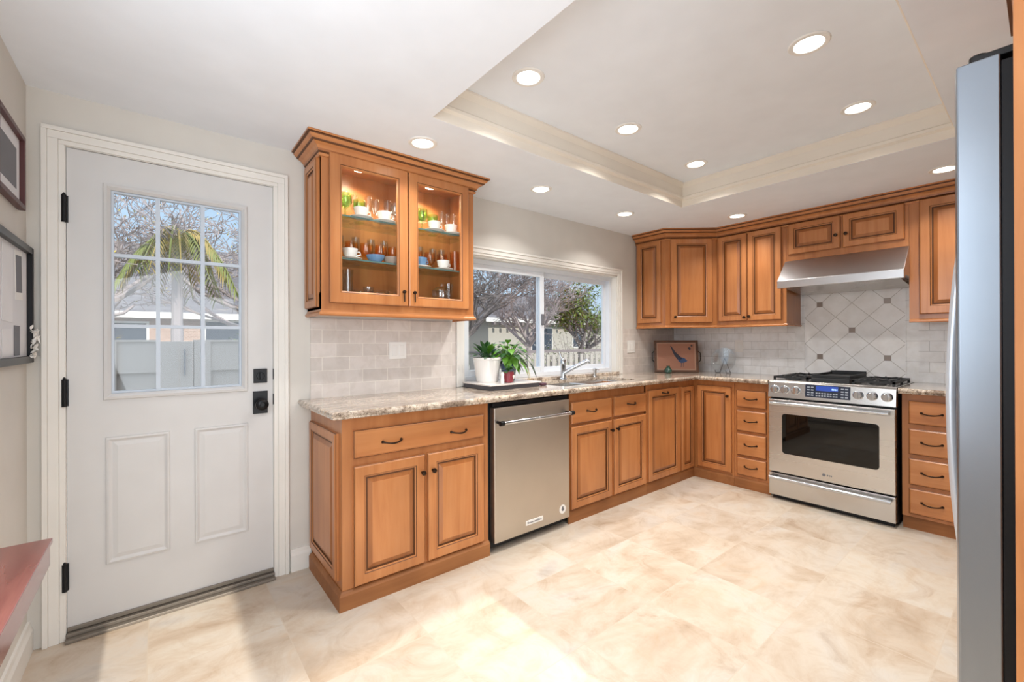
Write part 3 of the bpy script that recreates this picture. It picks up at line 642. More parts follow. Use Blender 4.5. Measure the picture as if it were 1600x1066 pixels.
# ------------------------------------------------------------------ range hood
t = thing('range_hood', 'stainless steel under-cabinet hood above the range', 'range hood', (5.07, -1.57, 1.63)); xf = Matrix.Translation((-5.07, 1.57, -1.63))
hy0, hy1 = -1.960, -1.200
def xprof(b, prof, y0, y1, mi=0):
    n_ = len(prof); vs = [(x, y0, z) for x, z in prof]+[(x, y1, z) for x, z in prof]
    fs = [tuple(range(n_)), tuple(range(2*n_-1, n_-1, -1))]+[(i, n_+i, n_+(i+1) % n_, (i+1) % n_) for i in range(n_)]
    return b.add(vs, fs, mi)
b = MB(); xprof(b, [(4.815, 1.638), (4.815, 1.697), (4.985, 1.871), (RX-.014, 1.871), (RX-.014, 1.66), (4.85, 1.66), (4.85, 1.638)], hy0, hy1)
b.build('hood_shell', M['hoodsteel'], t, xf=xf, bevel=.003)
b = MB(); xprof(b, [(4.852, 1.659), (4.852, 1.645), (5.28, 1.612), (5.28, 1.659)], hy0+.03, hy1-.03); b.build('filter_panel', M['steel'], t, xf=xf)
for y in (-1.83, -1.33):
    MB().lathe([(.03, 1.626), (.03, 1.622), (0, 1.622)], (5.16, y, 0), n=14).build('hood_lamp', M['white'], t, xf=xf)
b = MB()
for i in range(3): b.lathe([(.007, -.004), (.007, 0)], (4.8505, -1.58+i*.03, 1.652), 'x', 10)
b.build('hood_button', M['black'], t, xf=xf)

# ------------------------------------------------------------------ range
ry0, ry1 = -1.936, -1.174
t = thing('range', 'stainless steel slide-in gas range with oven window and storage drawer', 'stove', (5.02, -1.555, 0)); xf = Matrix.Translation((-5.02, 1.555, 0))
MB().box(4.745, RX-.015, ry0+.004, ry1-.004, .03, .905).build('body', M['blackp'], t, xf=xf)
XR = xf @ RUN
b = MB(); xprof(b, [(4.700, .790), (4.712, .905), (4.728, .917), (4.76, .917), (4.76, .790)], ry0, ry1); b.build('control_panel', M['steel'], t, xf=xf, bevel=.002)
def slope(u, z, out=0):  # point on sloped panel face
    x = 4.700+(z-.790)/.115*.012-out; return (x, -u, z)
dsp = MB(); y0, y1, z0, z1 = 1.425, 1.695, .812, .902
for k, (a0, a1, c0, c1, o_, mi) in enumerate(((y0, y1, z0, z1, .0, 0),)):
    vs = [slope(a0, c0, .003), slope(a1, c0, .003), slope(a1, c1, .003), slope(a0, c1, .003), slope(a0, c0, -.004), slope(a1, c0, -.004), slope(a1, c1, -.004), slope(a0, c1, -.004)]
    dsp.add(vs, [(0, 1, 2, 3), (4, 7, 6, 5), (0, 4, 5, 1), (1, 5, 6, 2), (2, 6, 7, 3), (3, 7, 4, 0)])
dsp = dsp.build('display_panel', M['panelblue'], t, xf=xf)
def plate(b, a0, a1, c0, c1, o1, o0=.0025):
    vs = [slope(a0, c0, o1), slope(a1, c0, o1), slope(a1, c1, o1), slope(a0, c1, o1), slope(a0, c0, o0), slope(a1, c0, o0), slope(a1, c1, o0), slope(a0, c1, o0)]
    b.add(vs, [(0, 1, 2, 3), (4, 7, 6, 5), (0, 4, 5, 1), (1, 5, 6, 2), (2, 6, 7, 3), (3, 7, 4, 0)])
b = MB(); plate(b, 1.492, 1.625, .862, .897, .0038); scr = b.build('screen', M['screen'], dsp, xf=xf)
b = MB()
for i in range(4): plate(b, 1.588+i*.009, 1.594+i*.009, .870, .882, .0044, .0036)
b.build('screen_digits', M['digit'], dsp, xf=xf)
b = MB()
for i in range(8):
    for j in range(2): plate(b, 1.492+i*.017, 1.503+i*.017, .822+j*.017, .831+j*.017, .0038)
for i in range(2):
    for j in range(4): plate(b, 1.437+i*.024, 1.454+i*.024, .822+j*.019, .831+j*.019, .0038); plate(b, 1.641+i*.024, 1.658+i*.024, .822+j*.019, .831+j*.019, .0038)
b.build('keypad', M['key'], dsp, xf=xf)
for u in (1.222, 1.292, 1.364, 1.738, 1.813, 1.890):
    b = MB(); x, y, z = slope(u, .852)
    b.lathe([(.031, 0), (.031, -.004), (.026, -.006), (.024, -.024), (.021, -.027), (0, -.028)], (x, y, z), 'x', 22); b.box(x-.036, x-.024, y-.0055, y+.0055, z-.022, z+.022)
    b.build('control_knob', M['chrome'], t, xf=xf, smooth=True)
od = MB(); R_ = lambda i, d: (1.178+i, 1.932-i, .215+i, .775-i, d)
od.box(1.178, 1.932, 4.700, 4.742, .215, .775); od = od.build('oven_door', M['steel'], t, xf=XR, bevel=.004)
def rrect(u0, u1, z0, z1, r, n=6):
    P = []
    for cx, cz, a0 in ((u1-r, z1-r, 0), (u0+r, z1-r, PI/2), (u0+r, z0+r, PI), (u1-r, z0+r, 1.5*PI)):
        for k in range(n+1): a = a0+PI/2*k/n; P.append((cx+r*math.cos(a), cz+r*math.sin(a)))
    return P
def rplate(b, u0, u1, z0, z1, r, d0, d1, mi=0):
    P = rrect(u0, u1, z0, z1, r); n_ = len(P); vs = [(u, d0, z) for u, z in P]+[(u, d1, z) for u, z in P]
    b.add(vs, [tuple(range(n_)), tuple(range(2*n_-1, n_-1, -1))]+[(i, n_+i, n_+(i+1) % n_, (i+1) % n_) for i in range(n_)], mi)
b = MB(); rplate(b, 1.272, 1.850, .365, .668, .022, 4.6975, 4.71); b.build('oven_window', M['ovenglass'], od, xf=XR)
def bar(parent, z, u0, u1, xr):
    b = MB(); b.tube([(u0, xr, z), (u1, xr, z)], .013, 14); b.tube([(u0, xr, z), (u0-.004, xr, z)], [.013, .008], 14); h = b.build('handle', M['chrome'], parent, xf=XR, smooth=True)
    for u in (u0+.012, u1-.03): MB().box(u-.014, u+.024, xr+.004, 4.702, z-.012, z+.010).build('handle_mount', M['black'], parent, xf=XR, bevel=.003)
bar(od, .748, 1.200, 1.905, 4.658)
b = MB(); b.lathe([(.011, 4.6985), (.011, 4.70)], (-1.0, 0, 0), 'x', 4)
b = MB(); b.lathe([(.010, 4.698), (.010, 4.7005)], (0, -1.540, .262), 'x', 14); b.build('badge', M['greyphoto'], od, xf=xf)
b = MB()
for i, w__ in enumerate((.010, .006, .009)): b.box(4.6985, 4.7005, -1.566-i*.011, -1.566-i*.011+w__*.8, .257, .267)
b.build('badge_lettering', M['greyphoto'], od, xf=xf)
dr = MB(); dr.box(1.178, 1.932, 4.702, 4.742, .035, .205); dr = dr.build('storage_drawer', M['steel'], t, xf=XR, bevel=.004)
bar(dr, .178, 1.195, 1.915, 4.662)
b = MB(); b.box(1.19, 1.92, 4.75, 4.78, 0, .032); b.build('kick_plate', M['blackp'], t, xf=XR)
ct = MB(); ct.box(4.728, RX-.014, ry0, ry1, .9055, .919); ct = ct.build('cooktop', M['steel'], t, xf=xf, bevel=.003)
for y in (-1.30, -1.81):
    for x in (4.88, 5.15):
        b = MB(); b.lathe([(.048, .919), (.045, .928), (.03, .930), (.03, .938), (0, .940)], (x, y, 0), n=18); b.build('burner', M['iron'], t, xf=xf, smooth=True)
def grate(y0, y1):
    b = MB(); x0, x1 = 4.765, 5.26; z = .948; r = .008
    def bx(a, b_, c, d_): b.box(a, b_, c, d_, z-.014, z)
    bx(x0, x1, y0, y0+.014); bx(x0, x1, y1-.014, y1); bx(x0, x0+.014, y0, y1); bx(x1-.014, x1, y0, y1); xm = (x0+x1)/2; bx(xm-.007, xm+.007, y0, y1)
    ym = (y0+y1)/2
    for xc in (4.88, 5.15):
        for a in range(8):
            an = a*PI/4+.2; b.tube([(xc+.03*math.cos(an), ym+.03*math.sin(an), z), (xc+.085*math.cos(an), ym+.085*math.sin(an), z+.003), (xc+.11*math.cos(an), ym+.10*math.sin(an), z-.006)], .006, 6)
    for x in (x0+.007, x1-.007, xm):
        for y in (y0+.007, y1-.007): b.box(x-.007, x+.007, y-.007, y+.007, .9195, z-.01)
    b.build('grate', M['iron'], t, xf=xf)
grate(-1.425, -1.190); grate(-1.920, -1.690)
b = MB(); b.box(4.775, 5.25, -1.675, -1.440, .9195, .948)
b.build('center_grate', M['iron'], t, xf=xf, bevel=.004)
b = MB(); b.box(4.80, 5.24, -1.672, -1.443, .9485, .958); b.box(4.80, 4.815, -1.672, -1.443, .958, .972); b.box(5.225, 5.24, -1.672, -1.443, .958, .985); b.box(4.815, 5.225, -1.672, -1.660, .958, .975); b.box(4.815, 5.225, -1.455, -1.443, .958, .975)
single(b, 'griddle_pan', M['iron'], 'dark rectangular griddle pan on the middle of the cooktop', 'griddle', bevel=.003)

# ------------------------------------------------------------------ refrigerator and its surround
t = thing('refrigerator', 'tall stainless side-by-side refrigerator at the right edge', 'refrigerator', (2.73, -2.85, 0)); xf = Matrix.Translation((-2.73, 2.85, 0))
MB().box(2.278, 3.182, -3.22, -2.518, .02, 1.765).build('body', M['blackp'], t, xf=xf)
def fdoor(x0, x1, hx):
    b = MB(); P = [(x0, -2.502), (x0, -2.441)]
    for i in range(1, 8): tt = i/8; P.append((x0+(x1-x0)*tt, -2.441+.016*math.sin(PI*tt)))
    P += [(x1, -2.441), (x1, -2.502)]
    b.prism(P[::-1][::-1], .03, 1.784); d = b.build('door', M['fridgesteel'], t, xf=xf, bevel=.003)
    b = MB(); pts = []
    for i in range(13): tt = i/12; pts.append((hx, -2.434+.038*math.sin(PI*tt)**.7, .58+.98*tt))
    b.tube(pts, .010, 12); b.build('handle', M['fridgehandle'], d, xf=xf, smooth=True)
    return d
M['fridgehandle'] = mat('highlit_handle', S(214, 220, 228), .3, .5)  # bluish-white highlight put into the handle colour
fdoor(2.270, 2.660, 2.620); fdoor(2.668, 3.185, 2.71)
b = MB(); b.box(2.275, 3.18, -2.5175, -2.5025, .04, 1.77); b.build('gasket', M['black'], t, xf=xf)
b = MB(); b.box(2.285, 2.335, -2.53, -2.462, 1.786, 1.800); b.lathe([(.014, 1.784), (.014, 1.806), (0, 1.808)], (2.305, -2.470, 0), n=12); b.build('hinge_cover', M['blackp'], t, xf=xf, bevel=.002)
b = MB(); b.box(2.225, 2.252, -3.245, -2.519, 0, 2.17)
single(b, 'refrigerator_end_panel', M['wood'], 'tall maple end panel beside the refrigerator at the right edge', 'panel', bevel=.001)
t = thing('refrigerator_cabinet', 'maple cabinet with crown moulding above the refrigerator', 'cabinet', (2.74, -2.85, 1.85)); xf = Matrix.Translation((-2.74, 2.85, -1.85))
MB().box(2.254, 3.22, -3.245, -2.560, 1.85, 2.20).build('body', M['woodside'], t, xf=xf)
FX = xf @ Matrix.Translation((0, -2.560, 0)) @ Matrix.Rotation(PI, 4, 'Z')
pdoor(t, -2.72, -2.27, 1.87, 2.155, 0, FX); pdoor(t, -3.19, -2.74, 1.87, 2.155, 0, FX)
b = MB(); b.sweep([(3.22, -2.560), (2.224, -2.560)], CROWN, CRM); b.build('crown_moulding', CRMAT, t, xf=xf)

# ------------------------------------------------------------------ recessed lights
def can(x, y, z, label, power=1.0):
    t = thing('recessed_light', label, 'ceiling light', (x, y, z), group='recessed ceiling lights')
    b = MB(); b.lathe([(.052, -.001), (.054, -.006), (.070, -.006), (.074, -.002), (.074, -.0005)], n=28); b.build('trim_ring', M['white'], t, smooth=True)
    MB().lathe([(.052, -.0005), (.050, -.004), (0, -.0045)], n=24).build('lens', M['lens'], t)
    l = bpy.data.lights.new('can_lamp', 'AREA'); l.shape = 'DISK'; l.size = .10; l.energy = CAN_POWER*power; l.color = (1, .96, .91); l.spread = math.radians(125)
    o = bpy.data.objects.new('can_lamp', l); C.objects.link(o); o.location = (x, y, z-.012)
can(2.31, -1.07, HT, 'round recessed light in the raised ceiling, nearest the glass cabinet')
can(3.07, -1.06, HT, 'round recessed light in the raised ceiling, middle of its window-side row')
can(3.84, -1.05, HT, 'round recessed light in the raised ceiling corner nearest the wall cabinets')
can(3.05, -1.95, HT, 'largest bright recessed light at the upper right of the raised ceiling')
can(3.81, -1.94, HT, 'recessed light in the raised ceiling near the refrigerator side, toward the stove')
can(2.06, -.53, H, 'recessed light in the low ceiling just right of the glass cabinet crown', .5)
can(3.00, -.41, H, 'recessed light in the low ceiling above the left half of the sink window', .6)
can(3.92, -.41, H, 'recessed light in the low ceiling above the right end of the sink window', .6)
can(4.69, -.95, H, 'recessed light in the low ceiling in front of the two-door wall cabinet', .6)
can(4.66, -2.17, H, 'recessed light in the low ceiling beside the refrigerator edge', .6)
for x, y in ((2.3, -1.95),):
    pass

# ------------------------------------------------------------------ switches and outlets
def switchplate(name, loc, rz, w_, h_, n_, label, kind='rocker'):
    t = thing(name, label, 'switch' if kind == 'rocker' else 'outlet', loc, rz)
    b = MB(); b.box(-w_/2, w_/2, -.006, 0, -h_/2, h_/2); b.build('cover_plate', M['white'], t, bevel=.002)
    for i in range(n_):
        cx = (i-(n_-1)/2)*.046; b = MB(); b.box(cx-.016, cx+.016, -.009, -.005, -.033, .033); b.build('rocker' if kind == 'rocker' else 'socket', M['porc'], t, bevel=.002)
switchplate('switch_plate', (2.155, -.0095, 1.174), 0, .113, .105, 2, 'white double switch plate on the tile below the glass cabinet')
switchplate('switch_plate', (4.552, -.0095, 1.172), 0, .116, .118, 2, 'white switch plate on the tile right of the window')
switchplate('outlet_plate', (RX-.0095, -.690, 1.175), -PI/2, .072, .115, 1, 'white outlet plate on the pale tile below the two-door wall cabinet', 'outlet')

# ------------------------------------------------------------------ left wall: frames, shelf
t = thing('framed_picture', 'dark red framed picture high on the left wall', 'picture', (X0, -.30, 1.73)); xf = Matrix.Translation((-X0, .30, -1.73))
def frameX(t, xf, y0, y1, z0, z1, fwid, th, mf, y_=X0):
    b = MB()
    b.box(X0+.001, X0+th, y0, y0+fwid, z0, z1); b.box(X0+.001, X0+th, y1-fwid, y1, z0, z1); b.box(X0+.001, X0+th, y0+fwid, y1-fwid, z0, z0+fwid); b.box(X0+.001, X0+th, y0+fwid, y1-fwid, z1-fwid, z1)
    b.build('frame', mf, t, xf=xf, bevel=.002)
frameX(t, xf, -.50, -.14, 1.722, 1.995, .018, .022, M['redframe'])
MB().box(X0+.001, X0+.008, -.482, -.158, 1.74, 1.977).build('mat_board', M['matboard'], t, xf=xf)
MB().box(X0+.008, X0+.009, -.43, -.205, 1.785, 1.93).build('photo_print', M['greyphoto'], t, xf=xf)
t = thing('notice_board', 'black framed pinboard on the left wall beside the door', 'notice board', (X0, -.30, 1.15)); xf = Matrix.Translation((-X0, .30, -1.15))
frameX(t, xf, -.62, -.022, 1.150, 1.60, .026, .024, M['black'])
MB().box(X0+.001, X0+.008, -.596, -.048, 1.176, 1.574).build('board', M['matboard'], t, xf=xf)
def card(name, y0, y1, z0, z1, mt, label, cat, tilt=0, inner=None):
    t = thing(name, label, cat, (X0+.0085, (y0+y1)/2, (z0+z1)/2)); t.rotation_euler = (tilt, 0, 0); hy, hz = (y1-y0)/2, (z1-z0)/2
    MB().box(0, .0012, -hy, hy, -hz, hz).build('card', mt, t)
    if inner: MB().box(.0012, .0018, -hy*.78, hy*.78, -hz*.7, hz*.8).build('print', inner, t)
card('pinned_photo', -.232, -.125, 1.385, 1.565, M['white'], 'white bordered grey photo pinned on the board', 'photo', .06, M['greyphoto'])
card('pinned_paper', -.40, -.262, 1.30, 1.56, M['paper'], 'pale sheet pinned at the left edge of the board', 'paper', -.03)
card('pinned_card', -.245, -.165, 1.182, 1.29, M['greyphoto'], 'dark grey card at the bottom of the pinboard', 'card', .0)
card('pinned_sheet', -.40, -.27, 1.18, 1.275, M['paper'], 'white sheet at the lower left of the pinboard', 'paper', .03)
b = MB(); rnd = random.Random(4)
for i in range(34):
    a = rnd.uniform(0, 6.28); b.quadleaf((X0+.026, -.05+rnd.uniform(-.05, .03), 1.18+rnd.uniform(-.02, .10)), (rnd.uniform(.1, .5), math.cos(a), math.sin(a)), rnd.uniform(.02, .05), .012, .2)
single(b, 'ribbon_bow', M['white'], 'crumpled white ribbon on the lower right corner of the pinboard', 'ribbon', fix=False)
t = thing('wall_shelf', 'glossy red-brown wooden wall shelf at the lower left', 'shelf', (X0, -1.8, .66)); xf = Matrix.Translation((-X0, 1.8, -.66))
SZ = .76
MB().box(X0+.001, .803, -2.30, -1.053, SZ-.012, SZ).build('shelf_top', M['shelfwood'], t, xf=xf, bevel=.0015)
MB().box(X0+.001, .799, -2.297, -1.057, SZ-.064, SZ-.0125).build('apron', M['shelfwood'], t, xf=xf, bevel=.002)
for y in (-1.75, -2.2):
    b = MB(); vs = [(X0+.001, y, SZ-.065), (.76, y, SZ-.065), (X0+.001, y, SZ-.25)]; vs += [(x, y+.025, z) for x, _, z in vs]
    b.add(vs, [(0, 1, 2), (5, 4, 3), (0, 3, 4, 1), (1, 4, 5, 2), (2, 5, 3, 0)]); b.build('bracket', M['shelfwood'], t, xf=xf)

# ------------------------------------------------------------------ things on the worktop
M['marble'] = mat('marble_slab', S(214, 208, 204), .25, coat=.3); M['slate'] = mat('dark_slab', S(70, 70, 76), .4)
b = MB(); b.box(2.612, 3.05, -.355, -.03, .9430, .952, 0); b.box(2.622, 3.04, -.345, -.03, .916, .9430, 1)
single(b, 'plant_tray', [M['marble'], M['slate']], 'marble-topped dark tray under the potted plants', 'tray', bevel=.002)
def fluted(name, loc, prof, mats, n=24): 
    b = MB(); b.lathe(prof, n=n); return b
M['soil'] = mat('soil', S(64, 48, 40), .95)
M['leafdark'] = mat('dark_leaf', S(52, 92, 48), .45); M['leaf'] = mat('green_leaf', S(88, 140, 40), .4); M['leafy'] = mat('yellow_leaf', S(190, 180, 50), .5)
M['bluepot'] = mat('blue_glaze', S(84, 100, 132), .25, coat=.4); M['redpot'] = mat('red_glaze', S(132, 46, 58), .3, coat=.3)
M['plumpot'] = mat('plum_plastic', S(84, 52, 66), .5)
def plant(name, label, loc, potprof, potm, h, fol, rim=None):
    t = thing(name, label, 'plant', loc); b = MB(); b.lathe(potprof, n=28); b.build('pot', potm, t, smooth=True)
    MB().lathe([(rim or potprof[-1][0]-.004, h-.018), (0, h-.010)], n=20).build('soil', M['soil'], t)
    fol.build('foliage', [M['leafdark'], M['leaf'], M['leafy']], t, smooth=True, fix=False); return t
rnd = random.Random(11)
f = MB()
for i in range(46):   # silvery dark aglaonema-like plant
    a = rnd.uniform(0, 2*PI); e = rnd.uniform(.15, 1.2); st = Vector((rnd.uniform(-.03, .03), rnd.uniform(-.03, .03), .165)); d = Vector((math.cos(a)*math.cos(e), math.sin(a)*math.cos(e), math.sin(e)))
    e0 = st+d*rnd.uniform(.03, .06); f.tube([st, e0], .002, 5, 0); f.quadleaf(e0, d+Vector((0, 0, -.2)), rnd.uniform(.06, .11), rnd.uniform(.028, .042), .15, mi=0 if rnd.random() < .8 else 1)
plant('potted_plant', 'dark leafy plant in a tall white pot on the tray', (2.755, -.125, .9525), [(.072, 0), (.076, .01), (.094, .150), (.098, .152), (.098, .166), (.092, .166), (.088, .145)], M['porc'], .166, f, .086)
f = MB()
for i in range(70):
    a = rnd.uniform(0, 2*PI); e = rnd.uniform(-.5, 1.2); st = Vector((rnd.uniform(-.02, .02), rnd.uniform(-.02, .02), .15)); d = Vector((math.cos(a)*math.cos(e), math.sin(a)*math.cos(e), math.sin(e)))
    e0 = st+d*rnd.uniform(.05, .11)+Vector((0, 0, .02)); f.tube([st, e0], .002, 5, 1); f.quadleaf(e0, d+Vector((0, 0, -.4)), rnd.uniform(.05, .09), rnd.uniform(.035, .055), .5, mi=(1 if rnd.random() < .8 else 0))
for k, (dx, dy) in enumerate(((.10, -.06), (.05, -.09), (.19, .0))):
    f.quadleaf((dx, dy, .13), (.2+.1*k, -.2, -.7), .11, .055, .3, mi=(2 if k < 2 else 0))
f.tube([(0, 0, .15), (.10, 0, .20), (.19, 0, .13)], .002, 5, 1)
plant('potted_plant', 'bright green trailing plant in a blue pot on the tray', (2.915, -.160, .9525), [(.040, 0), (.044, .008), (.056, .10), (.060, .104), (.060, .118), (.055, .118), (.052, .100)], M['bluepot'], .118, f, .05)
f = MB()
for i in range(40):
    a = rnd.uniform(0, 2*PI); e = rnd.uniform(.0, 1.3); d = Vector((math.cos(a)*math.cos(e), math.sin(a)*math.cos(e), math.sin(e))); st = Vector((0, 0, .07)); e0 = st+d*rnd.uniform(.01, .03); f.quadleaf(e0, d, .035, .018, .4, mi=rnd.choice((0, 0, 1)))
tp = plant('potted_plant', 'tiny plant in a small dark red pot with a white heart', (2.815, -.285, .9525), [(.026, 0), (.032, .004), (.038, .05), (.036, .068), (.038, .072), (.034, .072), (.032, .06)], M['redpot'], .072, f, .03)
b = MB(); P = []
for i in range(24): a = 2*PI*i/24; P.append((.0012*16*math.sin(a)**3*.75, .0012*(13*math.cos(a)-5*math.cos(2*a)-2*math.cos(3*a)-math.cos(4*a))*.75))
n_ = len(P); vs = [(x, -.0385+0.0*x, .040+z) for x, z in P]+[(x, -.034, .040+z) for x, z in P]
b.add(vs, [tuple(range(n_)), tuple(range(2*n_-1, n_-1, -1))]+[(i, n_+i, n_+(i+1) % n_, (i+1) % n_) for i in range(n_)])
b.build('heart_mark', M['white'], tp, xf=Matrix.Rotation(math.radians(30), 4, 'Z') @ Matrix.Translation((0, -.001, 0)))
b = MB(); b.lathe([(.012, 0), (.013, .02), (.009, .045), (.012, .058), (.008, .07), (0, .074)], (2.752, -.300, .9525), n=14)
single(b, 'figurine', M['porc'], 'tiny white figurine left of the red pot', 'figurine', smooth=True)
b = MB(); b.box(3.075, 3.125, -.33, -.30, .9165, .934)
single(b, 'sponge', M['plumpot'], 'small dark sponge on the counter right of the tray', 'sponge', bevel=.004)
# corner: peacock tray picture, wire stand, small vase
t = thing('picture_tray', 'framed peacock picture leaning in the counter corner', 'picture', (4.945, -.255, .9165), math.radians(-50))
# local x along picture, -y toward camera
tl = math.radians(-8); XA = Matrix.Rotation(tl, 4, 'X')
pw, ph = .205, .315
M['frw'] = wood('dark_walnut', S(92, 64, 48), S(70, 46, 34), S(110, 80, 60), .4, 'x'); M['artbg'] = mat('art_brown', S(160, 112, 90), .6); M['artbd'] = mat('art_border', S(178, 140, 118), .6)
b = MB(); ring(b, -pw, pw, 0, ph, -.02, 0, .022); b.build('frame', M['frw'], t, xf=XA, bevel=.002)
MB().box(-pw+.02, pw-.02, -.010, -.004, .02, ph-.02, 0).build('border', M['artbd'], t, xf=XA)
pic = MB().box(-pw+.034, pw-.034, -.012, -.0095, .034, ph-.034, 0).build('picture', M['artbg'], t, xf=XA)
M['peablue'] = mat('peacock_blue', S(52, 74, 112), .5); M['peadk'] = mat('peacock_dark', S(50, 50, 62), .5)
b = MB()
def flat(b, P, mi=0, y0=-.0135, y1=-.0115):
    n_ = len(P); vs = [(x, y0, z) for x, z in P]+[(x, y1, z) for x, z in P]
    b.add(vs, [tuple(range(n_)), tuple(range(2*n_-1, n_-1, -1))]+[(i, n_+i, n_+(i+1) % n_, (i+1) % n_) for i in range(n_)], mi)
flat(b, [(-.045, .245), (-.055, .262), (-.040, .255), (-.005, .20), (.035, .160), (.055, .135), (.035, .118), (.010, .130), (-.015, .165), (-.035, .21)], 1)
flat(b, [(.015, .135), (.05, .15), (.085, .135), (.095, .118), (.105, .122), (.098, .108), (.08, .098), (.045, .092), (.02, .11)], 0)
flat(b, [(.045, .094), (.050, .094), (.047, .055), (.035, .050), (.043, .058)], 1); flat(b, [(.065, .096), (.070, .096), (.070, .058), (.058, .052), (.065, .060)], 1)
flat(b, [(.11, .24), (.125, .25), (.14, .235), (.128, .215)], 1); flat(b, [(.135, .26), (.15, .25), (.155, .265), (.145, .275)], 1)
b.build('peacock', [M['peablue'], M['peadk']], pic, xf=XA)
for s_ in (-1, 1):
    b = MB(); b.tube([(s_*(pw-.002), -.012, .10), (s_*(pw+.020), -.014, .12), (s_*(pw+.020), -.014, .19), (s_*(pw-.002), -.012, .21)], .004, 8); b.build('tray_handle', M['black'], t, xf=XA, smooth=True)
t = thing('small_vase', 'small dark green glass vase in front of the peacock picture', 'vase', (4.80, -.255, .9165))
b = MB(); b.lathe([(.022, 0), (.034, .012), (.036, .03), (.024, .05), (.014, .06), (.017, .072), (.012, .072)], n=18); b.build('vase_body', mat('teal_green_glaze', S(42, 74, 62), .2, coat=.5), t, smooth=True)
t = thing('glass_plate', 'clear glass plate on a dark wire stand left of the stove-wall outlet', 'plate', (5.17, -.60, .9165), -PI/2)
b = MB(); b.lathe([(0, -.004), (.07, -.004), (.115, -.018), (.118, -.018), (.118, -.014), (.072, 0), (0, 0)], (0, -.0, .128), 'y', 32); b.build('plate', M['clear'], t, xf=Matrix.Rotation(math.radians(-12), 4, 'X'), smooth=True)
b = MB(); b.tube([(-.05, .06, .004), (-.05, -.03, .004), (-.05, -.045, .03)], .003, 6); b.tube([(.05, .06, .004), (.05, -.03, .004), (.05, -.045, .03)], .003, 6); b.tube([(-.05, .055, .004), (0, .045, .14), (.05, .055, .004)], .003, 6); b.build('wire_stand', M['black'], t)

# ------------------------------------------------------------------ glassware in the lit cabinet
def goblet(bowl=.034, h=.125, stem=.045): return [(.028, 0), (.028, .003), (.005, .008), (.004, stem), (bowl*.6, stem+.012), (bowl, stem+.035), (bowl*.95, h), (bowl*.9, h), (bowl*.93, stem+.038), (bowl*.5, stem+.016), (0, stem+.012)]
def tumbler(r=.032, h=.11): return [(r*.8, 0), (r, h), (r*.94, h), (r*.76, .008), (0, .007)]
def flute(h=.16): return [(.026, 0), (.026, .003), (.0035, .007), (.0035, .06), (.018, .085), (.023, .12), (.021, h), (.019, h), (.021, .12), (.014, .085), (0, .075)]
def bowlp(r=.05, h=.04): return [(r*.5, 0), (r*.55, .004), (r*.9, h*.6), (r, h), (r*.95, h), (r*.85, h*.6), (r*.4, .008), (0, .007)]
PROTO = {}
def put(kind, x, y, z, label, cat, name, rz=0, group=None):
    if kind not in PROTO:
        t = thing(name, label, cat, (x, y, z), rz, group); mk, pr = kind
        if mk.startswith('cup'):
            mt = {'cup_white': M['porc'], 'cup_blue': M['blueporc'], 'cup_grey': M['greyporc']}[mk]
            b = MB(); r, h = (.040, .05); b.lathe([(.018, .010), (.020, .012), (.034, .030), (r, h+.010), (r-.003, h+.010), (.031, .030), (.015, .016), (0, .015)], n=22); b.build('cup', mt, t, smooth=True)
            b = MB(); b.tube([(r*.85, 0, .048), (r+.018, 0, .050), (r+.022, 0, .036), (r*.8, 0, .024)], .0035, 8); b.build('cup_handle', mt, t, smooth=True)
            b = MB(); b.lathe([(.03, 0), (.034, .002), (.062, .008), (.062, .010), (.03, .006), (0, .006)], n=24); b.build('saucer', M['porc'], t, smooth=True)
        else:
            b = MB(); b.lathe(pr, n=22); b.build('glass', {'clear': M['clear'], 'green': M['green'], 'amber': M['amber'], 'blue': M['blueporc'], 'grey': M['greyporc'], 'white': M['porc']}[mk], t, smooth=True)
        PROTO[kind] = (t, list(t.children) or [o for o in C.objects if o.parent == t]); return t
    src, kids = PROTO[kind]
    if not kids: kids = [o for o in C.objects if o.parent == src]
    c = src.copy(); C.objects.link(c); c.name = name; c.location = (x, y, z); c.rotation_euler = (0, 0, rz); c['label'] = label; c['category'] = cat
    if group: c['group'] = group
    elif 'group' in c: del c['group']
    for k in kids: q = k.copy(); C.objects.link(q); q.parent = c
    return c
GT = tuple(tumbler()); GG = tuple(goblet()); GF = tuple(flute()); GGA = tuple(goblet(.036, .12, .035)); BW = tuple(bowlp()); GB = tuple(bowlp(.055, .03))
z = SH1
put(('green', GG), 1.775, -.20, z, 'green glass goblet at the left end of the top shelf', 'glass', 'goblet')
put(('green', GG), 1.875, -.13, z, 'green glass goblet behind the flowered cup, left side of top shelf', 'glass', 'goblet')
put(('cup_white', ()), 1.855, -.215, z, 'white flowered cup on the left half of the top shelf', 'cup', 'teacup', .3)
put(('cup_white', ()), 1.985, -.215, z, 'white cup beside the left door edge on the top shelf', 'cup', 'teacup', .1)
for i, x in enumerate((1.74, 1.80, 1.86, 1.93, 1.985, 2.045, 2.10)): put(('clear', GF), x, -.09-.03*(i % 2), z, 'tall clear stemmed glass at the back of the top shelf, left side', 'glass', 'stem_glass', group='clear stemware on the top shelf left')
for i, x in enumerate((2.06, 2.12)): put(('clear', GG), x, -.20, z, 'short clear goblet beside the middle of the top shelf', 'glass', 'goblet', group='clear goblets mid top shelf')
put(('green', GG), 2.225, -.20, z, 'green glass goblet behind the right door, left of the green-rimmed cup', 'glass', 'goblet')
put(('green', GG), 2.335, -.13, z, 'green glass goblet behind the right door, right of the green-rimmed cup', 'glass', 'goblet')
put(('cup_white', ()), 2.30, -.215, z, 'white green-rimmed cup behind the right door on the top shelf', 'cup', 'teacup', .2)
put(('cup_white', ()), 2.42, -.21, z, 'low white cup at the right end of the top shelf', 'cup', 'teacup', .4)
